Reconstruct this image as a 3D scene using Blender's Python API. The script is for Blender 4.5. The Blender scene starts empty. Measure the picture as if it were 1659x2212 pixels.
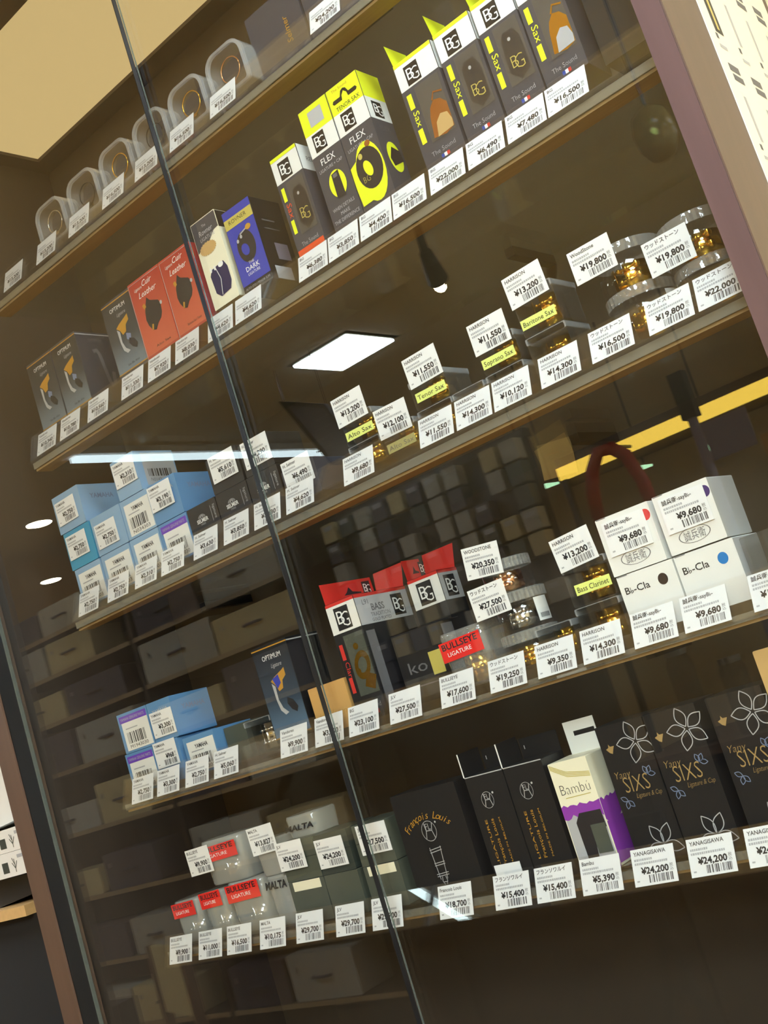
import bpy, math, random
from mathutils import Vector, Matrix
random.seed(7)
sc = bpy.context.scene
COL = sc.collection
R = math.radians

# ------------------------------------------------------------------ camera
EYE = 1.45                       # lens height above the shop floor
YAW, PITCH, ROLL, FPX = 0.649668, 0.165776, -0.306873, 2504.0
_d = Vector((-math.sin(YAW)*math.cos(PITCH), math.cos(YAW)*math.cos(PITCH), math.sin(PITCH)))
_r0 = Vector((math.cos(YAW), math.sin(YAW), 0)); _u0 = _r0.cross(_d)
_r = _r0*math.cos(ROLL) + _u0*math.sin(ROLL); _u = _u0*math.cos(ROLL) - _r0*math.sin(ROLL)
cam = bpy.data.cameras.new('camera'); co = bpy.data.objects.new('camera', cam); COL.objects.link(co)
co.matrix_world = Matrix(((_r.x, _u.x, -_d.x, 0), (_r.y, _u.y, -_d.y, -1.0), (_r.z, _u.z, -_d.z, EYE), (0, 0, 0, 1)))
cam.sensor_fit = 'VERTICAL'; cam.sensor_height = 36.0; cam.lens = 36.0*FPX/2212.0
cam.clip_start = 0.02; cam.clip_end = 60
sc.camera = co
# ------------------------------------------------------------------ world, exposure
w = bpy.data.worlds.new('world'); sc.world = w; w.use_nodes = True
w.node_tree.nodes['Background'].inputs[0].default_value = (0.9, 0.8, 0.62, 1)
w.node_tree.nodes['Background'].inputs[1].default_value = 0.05
sc.view_settings.view_transform = 'Standard'; sc.view_settings.look = 'None'
sc.view_settings.gamma = 1.0; sc.view_settings.use_curve_mapping = False
sc.view_settings.exposure = 0.02
PANEL_L = 52.0                   # radiance of the shop's ceiling light panels
cy = sc.cycles
cy.transparent_max_bounces = 40; cy.max_bounces = 10; cy.glossy_bounces = 5; cy.diffuse_bounces = 4
cy.caustics_reflective = False; cy.caustics_refractive = False; cy.use_denoising = True
cy.sample_clamp_indirect = 6.0

# ------------------------------------------------------------------ materials
def lin(c):
    return tuple(((x/255)/12.92 if x/255 <= .04045 else ((x/255+.055)/1.055)**2.4) for x in c)
def newmat(name):
    m = bpy.data.materials.new(name); m.use_nodes = True
    nt = m.node_tree; nt.nodes.clear(); out = nt.nodes.new('ShaderNodeOutputMaterial')
    return m, nt, out
def pbr(name, rgb, rough=.5, metal=0, var=.06, scale=40, spec=.5, srgb=True, stretch=None, bump=0):
    m, nt, out = newmat(name); c = lin(rgb) if srgb else rgb
    b = nt.nodes.new('ShaderNodeBsdfPrincipled'); b.inputs['Roughness'].default_value = rough
    b.inputs['Metallic'].default_value = metal; b.inputs['Specular IOR Level'].default_value = spec
    nt.links.new(b.outputs[0], out.inputs[0])
    b.inputs['Base Color'].default_value = (*c, 1)
    if var:
        tc = nt.nodes.new('ShaderNodeTexCoord'); mp = nt.nodes.new('ShaderNodeMapping')
        if stretch: mp.inputs['Scale'].default_value = stretch
        n = nt.nodes.new('ShaderNodeTexNoise'); n.inputs['Scale'].default_value = scale; n.inputs['Detail'].default_value = 4
        mx = nt.nodes.new('ShaderNodeMixRGB')
        mx.inputs[1].default_value = (*[max(0, x*(1-var*1.6)) for x in c], 1); mx.inputs[2].default_value = (*[min(1, x*(1+var*1.6)) for x in c], 1)
        nt.links.new(tc.outputs['Object'], mp.inputs[0]); nt.links.new(mp.outputs[0], n.inputs['Vector'])
        nt.links.new(n.outputs['Fac'], mx.inputs[0]); nt.links.new(mx.outputs[0], b.inputs['Base Color'])
        if bump:
            bp = nt.nodes.new('ShaderNodeBump'); bp.inputs['Strength'].default_value = bump; bp.inputs['Distance'].default_value = .002
            nt.links.new(n.outputs['Fac'], bp.inputs['Height']); nt.links.new(bp.outputs[0], b.inputs['Normal'])
    return m
def flat(name, rgb, rough=.55, srgb=True): return pbr(name, rgb, rough, var=0, srgb=srgb, spec=.3)
def clear(name, tint=(1, 1, 1), f0=.04, rough=.0, haze=0.0, hazec=(.8, .8, .8), bump=0, power=5.0):
    m, nt, out = newmat(name)
    t = nt.nodes.new('ShaderNodeBsdfTransparent'); t.inputs[0].default_value = (*tint, 1)
    g = nt.nodes.new('ShaderNodeBsdfGlossy'); g.inputs['Roughness'].default_value = rough; g.inputs[0].default_value = (1, 1, 1, 1)
    lw = nt.nodes.new('ShaderNodeLayerWeight'); lw.inputs[0].default_value = .5
    p = nt.nodes.new('ShaderNodeMath'); p.operation = 'POWER'; p.inputs[1].default_value = power
    ma = nt.nodes.new('ShaderNodeMath'); ma.operation = 'MULTIPLY_ADD'; ma.inputs[1].default_value = 1-f0; ma.inputs[2].default_value = f0
    nt.links.new(lw.outputs['Facing'], p.inputs[0]); nt.links.new(p.outputs[0], ma.inputs[0])
    base = t
    if haze:
        d = nt.nodes.new('ShaderNodeBsdfDiffuse'); d.inputs[0].default_value = (*hazec, 1)
        mh = nt.nodes.new('ShaderNodeMixShader'); mh.inputs[0].default_value = haze
        nt.links.new(t.outputs[0], mh.inputs[1]); nt.links.new(d.outputs[0], mh.inputs[2]); base = mh
    mx = nt.nodes.new('ShaderNodeMixShader')
    nt.links.new(ma.outputs[0], mx.inputs[0]); nt.links.new(base.outputs[0], mx.inputs[1]); nt.links.new(g.outputs[0], mx.inputs[2])
    nt.links.new(mx.outputs[0], out.inputs[0])
    if bump:
        tc = nt.nodes.new('ShaderNodeTexCoord'); n = nt.nodes.new('ShaderNodeTexNoise'); n.inputs['Scale'].default_value = 60
        bp = nt.nodes.new('ShaderNodeBump'); bp.inputs['Strength'].default_value = bump; bp.inputs['Distance'].default_value = .004
        nt.links.new(tc.outputs['Object'], n.inputs['Vector']); nt.links.new(n.outputs['Fac'], bp.inputs['Height']); nt.links.new(bp.outputs[0], g.inputs['Normal'])
    return m
def emit(name, rgb, s):
    m, nt, out = newmat(name); e = nt.nodes.new('ShaderNodeEmission'); e.inputs[0].default_value = (*rgb, 1); e.inputs[1].default_value = s
    nt.links.new(e.outputs[0], out.inputs[0]); return m
def vgrad(name, stops, rough=.4):
    """printed colour blend running up the generated Z of a flat printed panel"""
    m, nt, out = newmat(name); b = nt.nodes.new('ShaderNodeBsdfPrincipled'); b.inputs['Roughness'].default_value = rough
    tc = nt.nodes.new('ShaderNodeTexCoord'); s = nt.nodes.new('ShaderNodeSeparateXYZ'); rp = nt.nodes.new('ShaderNodeValToRGB')
    els = rp.color_ramp.elements
    for i, (p, c) in enumerate(stops):
        e = els[i] if i < 2 else els.new(p)
        e.position = p; e.color = (*lin(c), 1)
    nt.links.new(tc.outputs['Generated'], s.inputs[0]); nt.links.new(s.outputs[1], rp.inputs[0])
    nt.links.new(rp.outputs[0], b.inputs['Base Color']); nt.links.new(b.outputs[0], out.inputs[0]); return m

M = dict(
    paper=pbr('tag paper', (236, 236, 236), .6, var=.02), ink=flat('black ink', (38, 36, 38), .6), softink=flat('grey ink', (105, 103, 105), .6),
    brandink=flat('dark grey ink', (72, 70, 72), .6), fineink=flat('pale grey ink', (176, 176, 178), .6), barink=flat('barcode ink', (92, 90, 92), .6),
    black=pbr('black board', (30, 29, 30), .38), charcoal=pbr('charcoal board', (66, 65, 72), .42), white=pbr('white board', (232, 231, 226), .5, var=.02),
    yellow=flat('acid yellow print', (228, 235, 40)), paleyellow=flat('pale yellow label', (226, 235, 130)), fadedyellow=flat('faded yellow label', (178, 172, 112)),
    red=flat('red print', (205, 52, 44)), orange=flat('orange red sticker', (226, 82, 40)), redgloss=flat('glossy red label', (226, 48, 42), .25),
    blue=flat('royal blue print', (56, 66, 168), .35), navy=flat('navy print', (30, 32, 80)), skyblue=pbr('light blue carton', (138, 172, 205), .5, var=.03), midblue=pbr('blue carton', (96, 142, 188), .5, var=.03), teal=pbr('teal carton', (62, 150, 190), .5, var=.03),
    greyblue=pbr('grey blue carton', (120, 135, 155), .5, var=.03), purple=flat('purple print', (112, 70, 185)), cream=pbr('cream board', (238, 232, 205), .5, var=.02),
    goldprint=flat('gold print', (190, 140, 50), .35), paleprint=flat('pale grey print', (178, 178, 180)), whiteprint=flat('white print', (238, 238, 236)), tan=pbr('tan carton', (205, 158, 92), .55, var=.04),
    kraft=pbr('kraft card', (196, 160, 102), .6, var=.05), copper=pbr('copper plating', (225, 165, 120), .22, 1, var=0), gold=pbr('gold plating', (235, 185, 70), .2, 1, var=0), silver=pbr('silver plating', (215, 213, 208), .18, 1, var=0), darkmetal=pbr('black plating', (60, 58, 60), .3, .8, var=0),
    leather=pbr('black leather print', (36, 33, 36), .5), redbox=pbr('red carton', (186, 62, 46), .42, var=.04), lilac=flat('violet ink', (140, 60, 165)), greengrey=pbr('grey green board', (78, 82, 72), .5, var=.05), darkgreen=pbr('dark green board', (56, 62, 56), .45),
    flagblue=flat('flag blue', (40, 70, 160)), dotblue=flat('blue dot sticker', (30, 120, 195)), dotred=flat('red dot sticker', (215, 70, 70)), dotpurple=flat('purple dot sticker', (70, 50, 110)), dotbrown=flat('brown dot sticker', (50, 38, 34)),
    goldband=flat('gold band print', (196, 180, 92), .3), window=flat('smoky window print', (84, 82, 80), .12), bluegrey=flat('blue grey print', (120, 134, 165)),
    optim=vgrad('printed dusk blend', [(0, (118, 130, 140)), (.45, (58, 62, 66)), (1, (46, 46, 46))]), optim2=vgrad('printed blue dusk blend', [(0, (98, 124, 150)), (.4, (48, 62, 78)), (1, (22, 24, 26))]), redblend=vgrad('printed red blend', [(0, (200, 96, 66)), (1, (170, 46, 36))]),
    clear=clear('clear acrylic'), clearthin=clear('clear film', f0=.05, bump=.25), crinkle=clear('crinkled clear plastic', f0=.08, rough=.12, haze=.16, hazec=(.85, .85, .82), bump=.7),
    haze=clear('frosty clear plastic', f0=.07, rough=.06, haze=.24, hazec=(.78, .8, .82)), cloudy=clear('cloudy clear plastic', f0=.06, rough=.15, haze=.42, hazec=(.62, .62, .58), bump=.6), dullgold=flat('dull gold print', (160, 132, 84)), rib=clear('ribbed clear plastic', f0=.07, rough=.1, haze=.2, hazec=(.8, .8, .76), bump=.6), smoky=clear('smoky clear plastic', tint=(.8, .8, .78), f0=.05, haze=.06, hazec=(.5, .5, .48)),
    glass=clear('door glass', tint=(.985, .995, .985), f0=.046), shelfglass=clear('shelf glass', tint=(.93, .96, .92), f0=.05), glassedge=clear('green glass edge', tint=(.45, .55, .5), f0=.12, rough=.15, haze=.3, hazec=(.36, .4, .36)), shelfedge=clear('grey shelf edge', tint=(.75, .78, .72), f0=.09, rough=.12, haze=.28, hazec=(.5, .47, .4)),
    rubber=pbr('black rubber', (22, 22, 24), .4), wood=pbr('reflection tinted brown wood', (92, 70, 70), .32, var=.12, scale=9, stretch=(10, 10, .7), bump=.05), woodside=pbr('brown wood side', (92, 70, 57), .45, var=.1, scale=8, stretch=(9, 9, .6)),  # wood: purplish tint of reflections on the front is mixed into its brown
    woodin=pbr('dark wood lining', (64, 54, 46), .55, var=.1, scale=6, stretch=(1, 8, .6)), backpanel=pbr('brown back panel', (72, 61, 49), .6, var=.08, scale=5), warmreflect=pbr('warm reflection strip', (150, 122, 80), .5, var=.16, scale=14, stretch=(.6, 12, 12)),
    creamglow=emit('glowing cream ceiling board', (.86, .62, .27), .72), panel=emit('ceiling panel light', (.76, .90, 1.0), PANEL_L), tube=emit('cool tube light', (.78, .95, 1), 9), warmlamp=emit('warm lamp', (1, .84, .56), 170), yellowlight=emit('amber strip light', (1, .66, .09), 9), greenlight=emit('small green white lamp', (.55, 1, .6), 9),
    ceiling=pbr('beige ceiling paint', (240, 228, 198), .8, var=.03, scale=3), wallpaint=pbr('beige wall paint', (216, 200, 162), .7, var=.04, scale=3), floor=pbr('brown wood floor', (172, 132, 84), .4, var=.15, scale=4, stretch=(6, .5, 1)),
    case=pbr('grey case cloth', (168, 164, 152), .7, var=.1), case2=pbr('brown grey case cloth', (190, 172, 128), .7, var=.1), case3=pbr('dark case cloth', (70, 66, 76), .6, var=.1), rackboard=pbr('rack board', (40, 30, 25), .5, var=.1, scale=7), rackedge=pbr('pale board edge', (150, 128, 96), .5),
    redstrap=pbr('dark red strap', (160, 36, 28), .5), greycard=pbr('grey violet card', (128, 118, 130), .6), amberglass=clear('amber glass', tint=(.85, .65, .3), f0=.1, haze=.5, hazec=(.75, .58, .22)), steel=pbr('brushed steel', (170, 168, 165), .3, .9, var=0), poster=pbr('ivory poster paper', (238, 233, 216), .55, var=.01), tanwood=pbr('light wood board', (206, 168, 112), .5, var=.1, scale=12, stretch=(8, 1, 8)), blackcloth=pbr('black cloth', (14, 13, 13), .9, var=.1))

# ------------------------------------------------------------------ mesh helpers
class MB:
    def __init__(s): s.v, s.f = [], []
    def add(s, vs, fs):
        b = len(s.v); s.v += [tuple(x) for x in vs]; s.f += [tuple(i+b for i in q) for q in fs]; return s
    def box(s, x0, x1, y0, y1, z0, z1):
        return s.add([(x0, y0, z0), (x1, y0, z0), (x1, y1, z0), (x0, y1, z0), (x0, y0, z1), (x1, y0, z1), (x1, y1, z1), (x0, y1, z1)],
                     [(0, 3, 2, 1), (4, 5, 6, 7), (0, 1, 5, 4), (1, 2, 6, 5), (2, 3, 7, 6), (3, 0, 4, 7)])
    def tube(s, a, b, r, n=10, r2=None, caps=True):
        a, b = Vector(a), Vector(b); d = (b-a).normalized(); t = d.orthogonal().normalized(); q = d.cross(t); r2 = r if r2 is None else r2
        ring = lambda c, rr: [c+(t*math.cos(2*math.pi*i/n)+q*math.sin(2*math.pi*i/n))*rr for i in range(n)]
        fs = [(i, (i+1) % n, n+(i+1) % n, n+i) for i in range(n)]
        if caps: fs += [tuple(range(n-1, -1, -1)), tuple(range(n, 2*n))]
        return s.add(ring(a, r)+ring(b, r2), fs)
    def path(s, pts, r, n=8):
        pts = [Vector(p) for p in pts]; rings = []
        for i, p in enumerate(pts):
            d = (pts[min(i+1, len(pts)-1)]-pts[max(i-1, 0)]).normalized(); t = d.cross(Vector((.13, .97, .2))).normalized(); q = d.cross(t)
            rings += [p+(t*math.cos(2*math.pi*k/n)+q*math.sin(2*math.pi*k/n))*r for k in range(n)]
        fs = [(i*n+k, i*n+(k+1) % n, (i+1)*n+(k+1) % n, (i+1)*n+k) for i in range(len(pts)-1) for k in range(n)]
        fs += [tuple(range(n-1, -1, -1)), tuple(range((len(pts)-1)*n, len(pts)*n))]
        return s.add(rings, fs)
    def lathe(s, prof, n=28, c=(0, 0, 0), caps=True):
        vs = [(c[0]+r*math.cos(2*math.pi*i/n), c[1]+r*math.sin(2*math.pi*i/n), c[2]+z) for r, z in prof for i in range(n)]
        fs = [(j*n+i, j*n+(i+1) % n, (j+1)*n+(i+1) % n, (j+1)*n+i) for j in range(len(prof)-1) for i in range(n)]
        if caps: fs += [tuple(range(n-1, -1, -1)), tuple(range((len(prof)-1)*n, len(prof)*n))]
        return s.add(vs, fs)
    def ball(s, c, r, n=10, m=6):
        prof = [(max(1e-5, r*math.sin(math.pi*j/m)), -r*math.cos(math.pi*j/m)) for j in range(m+1)]
        return s.lathe(prof, n, c)
    def prism(s, outline, y0, y1):          # outline in x,z extruded along y
        n = len(outline)
        return s.add([(x, y0, z) for x, z in outline]+[(x, y1, z) for x, z in outline],
                     [tuple(range(n)), tuple(range(2*n-1, n-1, -1))]+[((i+1) % n, i, n+i, n+(i+1) % n) for i in range(n)])
    def frame(s, outer, inner, y0, y1):     # picture frame of two alike outlines
        n = len(outer); vs = [(x, y0, z) for x, z in outer]+[(x, y0, z) for x, z in inner]+[(x, y1, z) for x, z in outer]+[(x, y1, z) for x, z in inner]
        fs = []
        for i in range(n):
            j = (i+1) % n
            fs += [(i, j, n+j, n+i), (2*n+j, 2*n+i, 3*n+i, 3*n+j), (j, i, 2*n+i, 2*n+j), (n+i, n+j, 3*n+j, 3*n+i)]
        return s.add(vs, fs)
    def mesh(s, name, mat, smooth=False):
        me = bpy.data.meshes.new(name); me.from_pydata(s.v, [], s.f); me.materials.append(M[mat] if isinstance(mat, str) else mat)
        if smooth: me.polygons.foreach_set('use_smooth', [True]*len(me.polygons))
        me.update(); return me
    def build(s, name, mat, parent=None, smooth=False, loc=None, rot=None):
        return link(name, s.mesh(name, mat, smooth), parent, loc, rot)
def link(name, me, parent=None, loc=None, rot=None):
    o = bpy.data.objects.new(name, me); COL.objects.link(o)
    if parent is not None: o.parent = parent
    if loc: o.location = loc
    if rot: o.rotation_euler = rot
    return o
def tagp(o, label, cat, group=None):
    o['label'] = label; o['category'] = cat
    if group: o['group'] = group
    return o
def thing(name, label, cat, loc, rotz=0, group=None):
    o = bpy.data.objects.new(name, None); COL.objects.link(o); o.location = loc; o.rotation_euler = (0, 0, rotz); o.empty_display_size = .02
    return tagp(o, label, cat, group)
def struct(name, mb, mat):
    o = mb.build(name, mat); o['kind'] = 'structure'; return o
def box1(x0, x1, y0, y1, z0, z1): return MB().box(x0, x1, y0, y1, z0, z1)
def bevel_box(x0, x1, y0, y1, z0, z1, b=.0008):
    bz = MB(); prof = [(0, b), (b, 0)]
    o = [(x0+b, z0), (x1-b, z0), (x1, z0+b), (x1, z1-b), (x1-b, z1), (x0+b, z1), (x0, z1-b), (x0, z0+b)]
    return bz.prism(o, y0, y1)

# ------------------------------------------------------------------ flat print on a face
_text = {}
def text_mesh(s, mat, bold=0, shear=0, vertical=False):
    k = (s, mat, bold, shear, vertical)
    if k not in _text:
        c = bpy.data.curves.new('lettering', 'FONT'); c.body = '\n'.join(s) if vertical else s; c.resolution_u = 2; c.offset = bold; c.shear = shear
        if vertical: c.align_x = 'CENTER'; c.space_line = .9
        o = bpy.data.objects.new('lettering', c); me = bpy.data.meshes.new_from_object(o)
        bpy.data.objects.remove(o); me.materials.clear(); me.materials.append(M[mat])
        xs = [v.co.x for v in me.vertices]; x0 = min(xs); ys = [v.co.y for v in me.vertices]; y0 = min(ys) if vertical else 0
        for v in me.vertices: v.co.x = (v.co.x-x0)/.727; v.co.y = (v.co.y-y0)/.727
        _text[k] = (me, (max(xs)-x0)/.727, (max(ys)-min(ys))/.727)
    return _text[k]
class Face:
    """a flat face of a thing; u runs right, v runs up, both in metres"""
    def __init__(s, parent, o, U, V, eps=.00018):
        s.p, s.o, s.U, s.V, s.eps = parent, Vector(o), Vector(U).normalized(), Vector(V).normalized(), eps; s.N = s.U.cross(s.V)
    def mat(s, u, v, layer, rot=0, sx=1, sy=1):
        P = s.o+s.U*u+s.V*v+s.N*(layer*s.eps); c, q = math.cos(rot), math.sin(rot)
        X = (s.U*c+s.V*q)*sx; Y = (s.V*c-s.U*q)*sy; Z = s.N
        return Matrix(((X.x, Y.x, Z.x, P.x), (X.y, Y.y, Z.y, P.y), (X.z, Y.z, Z.z, P.z), (0, 0, 0, 1)))
    def put(s, name, me, u, v, layer, rot=0, sx=1, sy=1):
        o = bpy.data.objects.new(name, me); COL.objects.link(o); o.parent = s.p; o.matrix_local = s.mat(u, v, layer, rot, sx, sy); return o
    def poly(s, name, pts, mat, layer=1, faces=None):
        me = bpy.data.meshes.new(name); me.from_pydata([(a, b, 0) for a, b in pts], [], faces or [tuple(range(len(pts)))]); me.materials.append(M[mat] if isinstance(mat, str) else mat); me.update()
        return s.put(name, me, 0, 0, layer)
    def rect(s, name, u0, v0, u1, v1, mat, layer=1, rot=0):
        cu, cv = (u0+u1)/2, (v0+v1)/2; a, b = (u1-u0)/2, (v1-v0)/2
        me = bpy.data.meshes.new(name); me.from_pydata([(-a, -b, 0), (a, -b, 0), (a, b, 0), (-a, b, 0)], [], [(0, 1, 2, 3)]); me.materials.append(M[mat] if isinstance(mat, str) else mat); me.update()
        return s.put(name, me, cu, cv, layer, rot)
    def ell(s, name, cu, cv, ru, rv, mat, layer=1, rot=0, n=24, inner=0):
        c, q = math.cos(rot), math.sin(rot); P = lambda k, i: (cu+k*(ru*math.cos(2*math.pi*i/n)*c-rv*math.sin(2*math.pi*i/n)*q), cv+k*(ru*math.cos(2*math.pi*i/n)*q+rv*math.sin(2*math.pi*i/n)*c))
        if not inner: return s.poly(name, [P(1, i) for i in range(n)], mat, layer)
        return s.poly(name, [P(1, i) for i in range(n)]+[P(inner, i) for i in range(n)], mat, layer, [(i, (i+1) % n, n+(i+1) % n, n+i) for i in range(n)])
    def line(s, name, paths, wd, mat, layer=1):
        vs, fs = [], []
        for pts in paths:
            P = [Vector((a, b)) for a, b in pts]; b = len(vs)
            for i, p in enumerate(P):
                d = (P[min(i+1, len(P)-1)]-P[max(i-1, 0)]).normalized(); nn = Vector((-d.y, d.x))*wd/2
                vs += [tuple(p+nn), tuple(p-nn)]
            fs += [(b+2*i+1, b+2*i+3, b+2*i+2, b+2*i) for i in range(len(P)-1)]
        return s.poly(name, vs, mat, layer, fs)
    def text(s, name, t, u, v, h, mat, layer=2, align='L', rot=0, width=None, bold=0, shear=0, vertical=False):
        me, W, H = text_mesh(t, mat, bold, shear, vertical)
        sx = width/W if width else (h/H if vertical else h); sy = h/H if vertical else h
        du = {'L': 0, 'C': -.5, 'R': -1}[align]*W*sx; c, q = math.cos(rot), math.sin(rot)
        return s.put(name, me, u+du*c, v+du*q, layer, rot, sx, sy)

# barcodes and faint printed lines shared by all tags
def bars(w_, h_, seed, mat, n=30):
    rnd = random.Random(seed); m = MB(); x = 0; k = 0; out = []
    while x < 1:
        a = rnd.choice((1, 1, 2, 3))/ (n*2.0); 
        if k % 2 == 0: out.append((x, min(1, x+a)))
        x += a; k += 1
    for a, b in out: m.add([(a*w_, 0, 0), (b*w_, 0, 0), (b*w_, h_, 0), (a*w_, h_, 0)], [(0, 1, 2, 3)])
    return m.mesh('barcode', mat)
BARS = [bars(.026, .0072, i, 'barink', 26) for i in range(6)]
BIGBARS = [bars(.030, .010, 20+i, 'ink', 26) for i in range(2)]
def finelines(seed):
    rnd = random.Random(seed); m = MB()
    for v, L in ((.0232, .018), (.0196, .034)):
        x = 0
        while x < L:
            a = rnd.uniform(.0011, .0022); m.add([(x, v, 0), (x+a, v, 0), (x+a, v+.0021, 0), (x, v+.0021, 0)], [(0, 1, 2, 3)]); x += a+.0005
    m.add([(.0, .004, 0), (.003, .004, 0), (.003, .0055, 0), (.0, .0055, 0)], [(0, 1, 2, 3)])
    return m.mesh('fine_print', 'fineink')
FINE = [finelines(i) for i in range(4)]
TW, TH = .047, .0345
_paper = box1(0, TW, 0, TH, -.0003, 0).mesh('price_tag', 'paper')
_ntag = [0]
def price_tag(loc, brand, price, label, rot=(R(90), 0, 0), roll=0, group=None, jp=False, tip=0):
    """white card with brand line, faint text, price and barcode; origin at its lower left corner"""
    i = _ntag[0]; _ntag[0] += 1
    o = link('price_tag', _paper); o.matrix_world = Matrix.Translation(loc) @ Matrix.Rotation(roll, 4, 'Y') @ Matrix.Rotation(tip, 4, 'Z') @ Matrix.Rotation(rot[0], 4, 'X')
    tagp(o, label, 'price tag', group)
    f = Face(o, (0, 0, 0), (1, 0, 0), (0, 1, 0))
    if brand:
        hh = .0039; me, W, H = text_mesh(brand, 'brandink', .016)
        f.text('brand_print', brand, .003, .0281, hh, 'brandink', 1, bold=.016, width=min(W*hh, .036))
    f.put('fine_print', FINE[i % 4], .003, 0, 1)
    n = len(price)
    f.text('price_print', price, .0445-.0055, .0108, .0062, 'ink', 1, align='R', width=.0050*n*.86, bold=.034)
    f.text('tax_print', '税込', .0402, .0108, .0066, 'softink', 1, width=.0036, vertical=True)
    f.put('barcode', BARS[i % 6], .0165, .0022, 1)
    return o

# ------------------------------------------------------------------ the room (shop) around the cabinet
CEIL = 2.80
struct('floor', box1(-10, 2.2, -6.6, .46, -.1, 0), 'floor')
struct('ceiling', box1(-10, 2.2, -6.6, .46, CEIL, CEIL+.1), 'ceiling')
struct('wall_back', box1(-10, 2.2, .36, .46, 0, CEIL), 'wallpaint')
struct('wall_front', box1(-10, 2.2, -6.7, -6.6, 0, CEIL), 'wallpaint')
struct('wall_left', box1(-10.1, -10, -6.6, .46, 0, CEIL), 'wallpaint')
struct('wall_right', box1(2.2, 2.3, -6.6, .46, 0, CEIL), 'wallpaint')

def panel_light(x, y, sx, sy, label):
    t = thing('ceiling_light', label, 'ceiling light', (x, y, CEIL), group='square light panels in the shop ceiling')
    a, b = sx/2, sy/2
    MB().frame([(-a-.02, -b-.02), (a+.02, -b-.02), (a+.02, b+.02), (-a-.02, b+.02)], [(-a, -b), (a, -b), (a, b), (-a, b)], 0, .02).build('frame', 'white', t, rot=(R(90), 0, 0))
    box1(-a, a, -b, b, -.014, -.004).build('diffuser', 'panel', t)
PL = 'square white light panel set flush in the beige shop ceiling'
PLN = ('above the wall of small boxes', 'added for light over the cabinet post', 'added for light over the aisle before the counter', 'added for light near the wall beside the poster', 'added for light over the open floor behind the aisle', 'added for light in the far corner of the shop', 'added for light over the aisle before the storage rack', 'added for light over the aisle past the storage rack')
for (x, y, sx, sy), pn in zip(((-2.54, -2.45, .28, .28), (-.15, -.42, .40, .30), (.45, -1.7, .5, .5), (1.5, -.9, .5, .5), (.85, -2.9, .8, .8), (1.6, -4.2, .8, .8), (-3.7, -.55, .7, .6), (-5.6, -.6, .5, .5)), PLN):
    panel_light(x, y, sx, sy, 'square white ceiling light panel '+pn)  # first panel shows in the doors; the others are added out of view for light

# ------------------------------------------------------------------ display cabinet
XL, XR, YB, ZTOP = -1.48, -.300, .30, EYE+1.10
ZB = {1: EYE+.741, 2: EYE+.495, 3: EYE+.255, 4: EYE-.013, 5: EYE-.228}     # lower edge of the tag row on each shelf
ST = {1: EYE+.770, 2: EYE+.533, 3: EYE+.270, 4: EYE+.000, 5: EYE-.210}     # what the goods stand on
cab = thing('display_cabinet', 'tall brown wood display cabinet with sliding glass doors and five glass shelves', 'cabinet', (-.89, .15, 0))
def cpart(name, mb, mat, parent=None, smooth=False):
    o = mb.build(name, mat, parent or cab, smooth)
    if parent is None: o.location = (.89, -.15, 0)
    return o
cpart('back_panel', box1(XL-.03, XR+.0265, YB, YB+.02, .02, ZTOP+.12), 'backpanel')
cpart('side_panel', box1(XR, XR+.0265, -.0195, YB, .0, ZTOP+.12), 'woodside')
cpart('side_veneer', box1(XR+.0266, XR+.028, -.0485, YB+.02, .0, ZTOP+.12), 'woodside')
cpart('side_panel', box1(XL-.03, XL, -.02, YB, .0, ZTOP+.12), 'woodin')
cpart('front_post', bevel_box(XR+.004, XR+.0265, -.05, -.02, 0, ZTOP+.12, .0015), 'wood')
cpart('front_post', bevel_box(-1.507, -1.468, -.060, -.0205, 0, ZTOP+.12, .0015), 'woodside')
cpart('post_inner_strip', box1(-1.4678, -1.4655, -.057, -.0345, .955, ZTOP+.03), 'rubber')  # dark strip covering the inner side of the left post
cpart('top_board', box1(XL, XR, -.02, YB, ZTOP+.03, ZTOP+.06), 'woodin')
cpart('header_board', box1(XL, XR, -.05, -.02, ZTOP+.03, ZTOP+.12), 'wood')
lt = cpart('panel_frame', MB().box(XL, XR, YB-.04, YB, ZTOP-.006, ZTOP+.03).box(XL, XR, -.02, .012, ZTOP-.006, ZTOP+.03).box(XL, XL+.03, .012, YB-.04, ZTOP-.006, ZTOP+.03).box(XR-.03, XR, .012, YB-.04, ZTOP-.006, ZTOP+.03), 'woodin')
box1(XL+.03, XR-.03, .012, YB-.04, ZTOP, ZTOP+.008).build('glow_panel', 'creamglow', lt)  # cream cabinet ceiling, given an added glow that also warms the shelves
MB().ball((XL+.045, .02, ZTOP-.010), .006).build('screw_head', 'steel', lt)
cpart('base_cupboard', box1(XL, XR, -.05, YB, 0, .95), 'wood')
for k, (xa, xb, ya) in enumerate(((-1.4652, -.8990, -.034), (-.8992, XR+.002, -.025))):
    d = cpart('glass_door', box1(xa, xb, ya, ya+.005, .955, ZTOP+.03), 'glass')
    d['label'] = 'clear sliding glass door pane'
    xe = (xb if k == 0 else xa)
    box1(xe-.0005, xe+.0005, ya-.0003, ya+(.0054 if k == 0 else .0016), .955, ZTOP+.03).build('polished_edge', 'glassedge' if k else 'rubber', d)
    xo = (xa if k == 0 else xb)
    box1(xo-.0002, xo+.0007, ya-.0006, ya+.0056, .955, ZTOP+.03).build('outer_edge', 'glassedge', d)
    if k == 0: box1(xb-.0050, xb-.0010, ya+.0052, ya+.0080, .955, ZTOP+.03).build('rubber_seal', 'rubber', d)
    else: box1(xb+.0022, xb+.0032, -.03, -.0195, .955, ZTOP+.03).build('rubber_seal', 'rubber', d)
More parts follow.
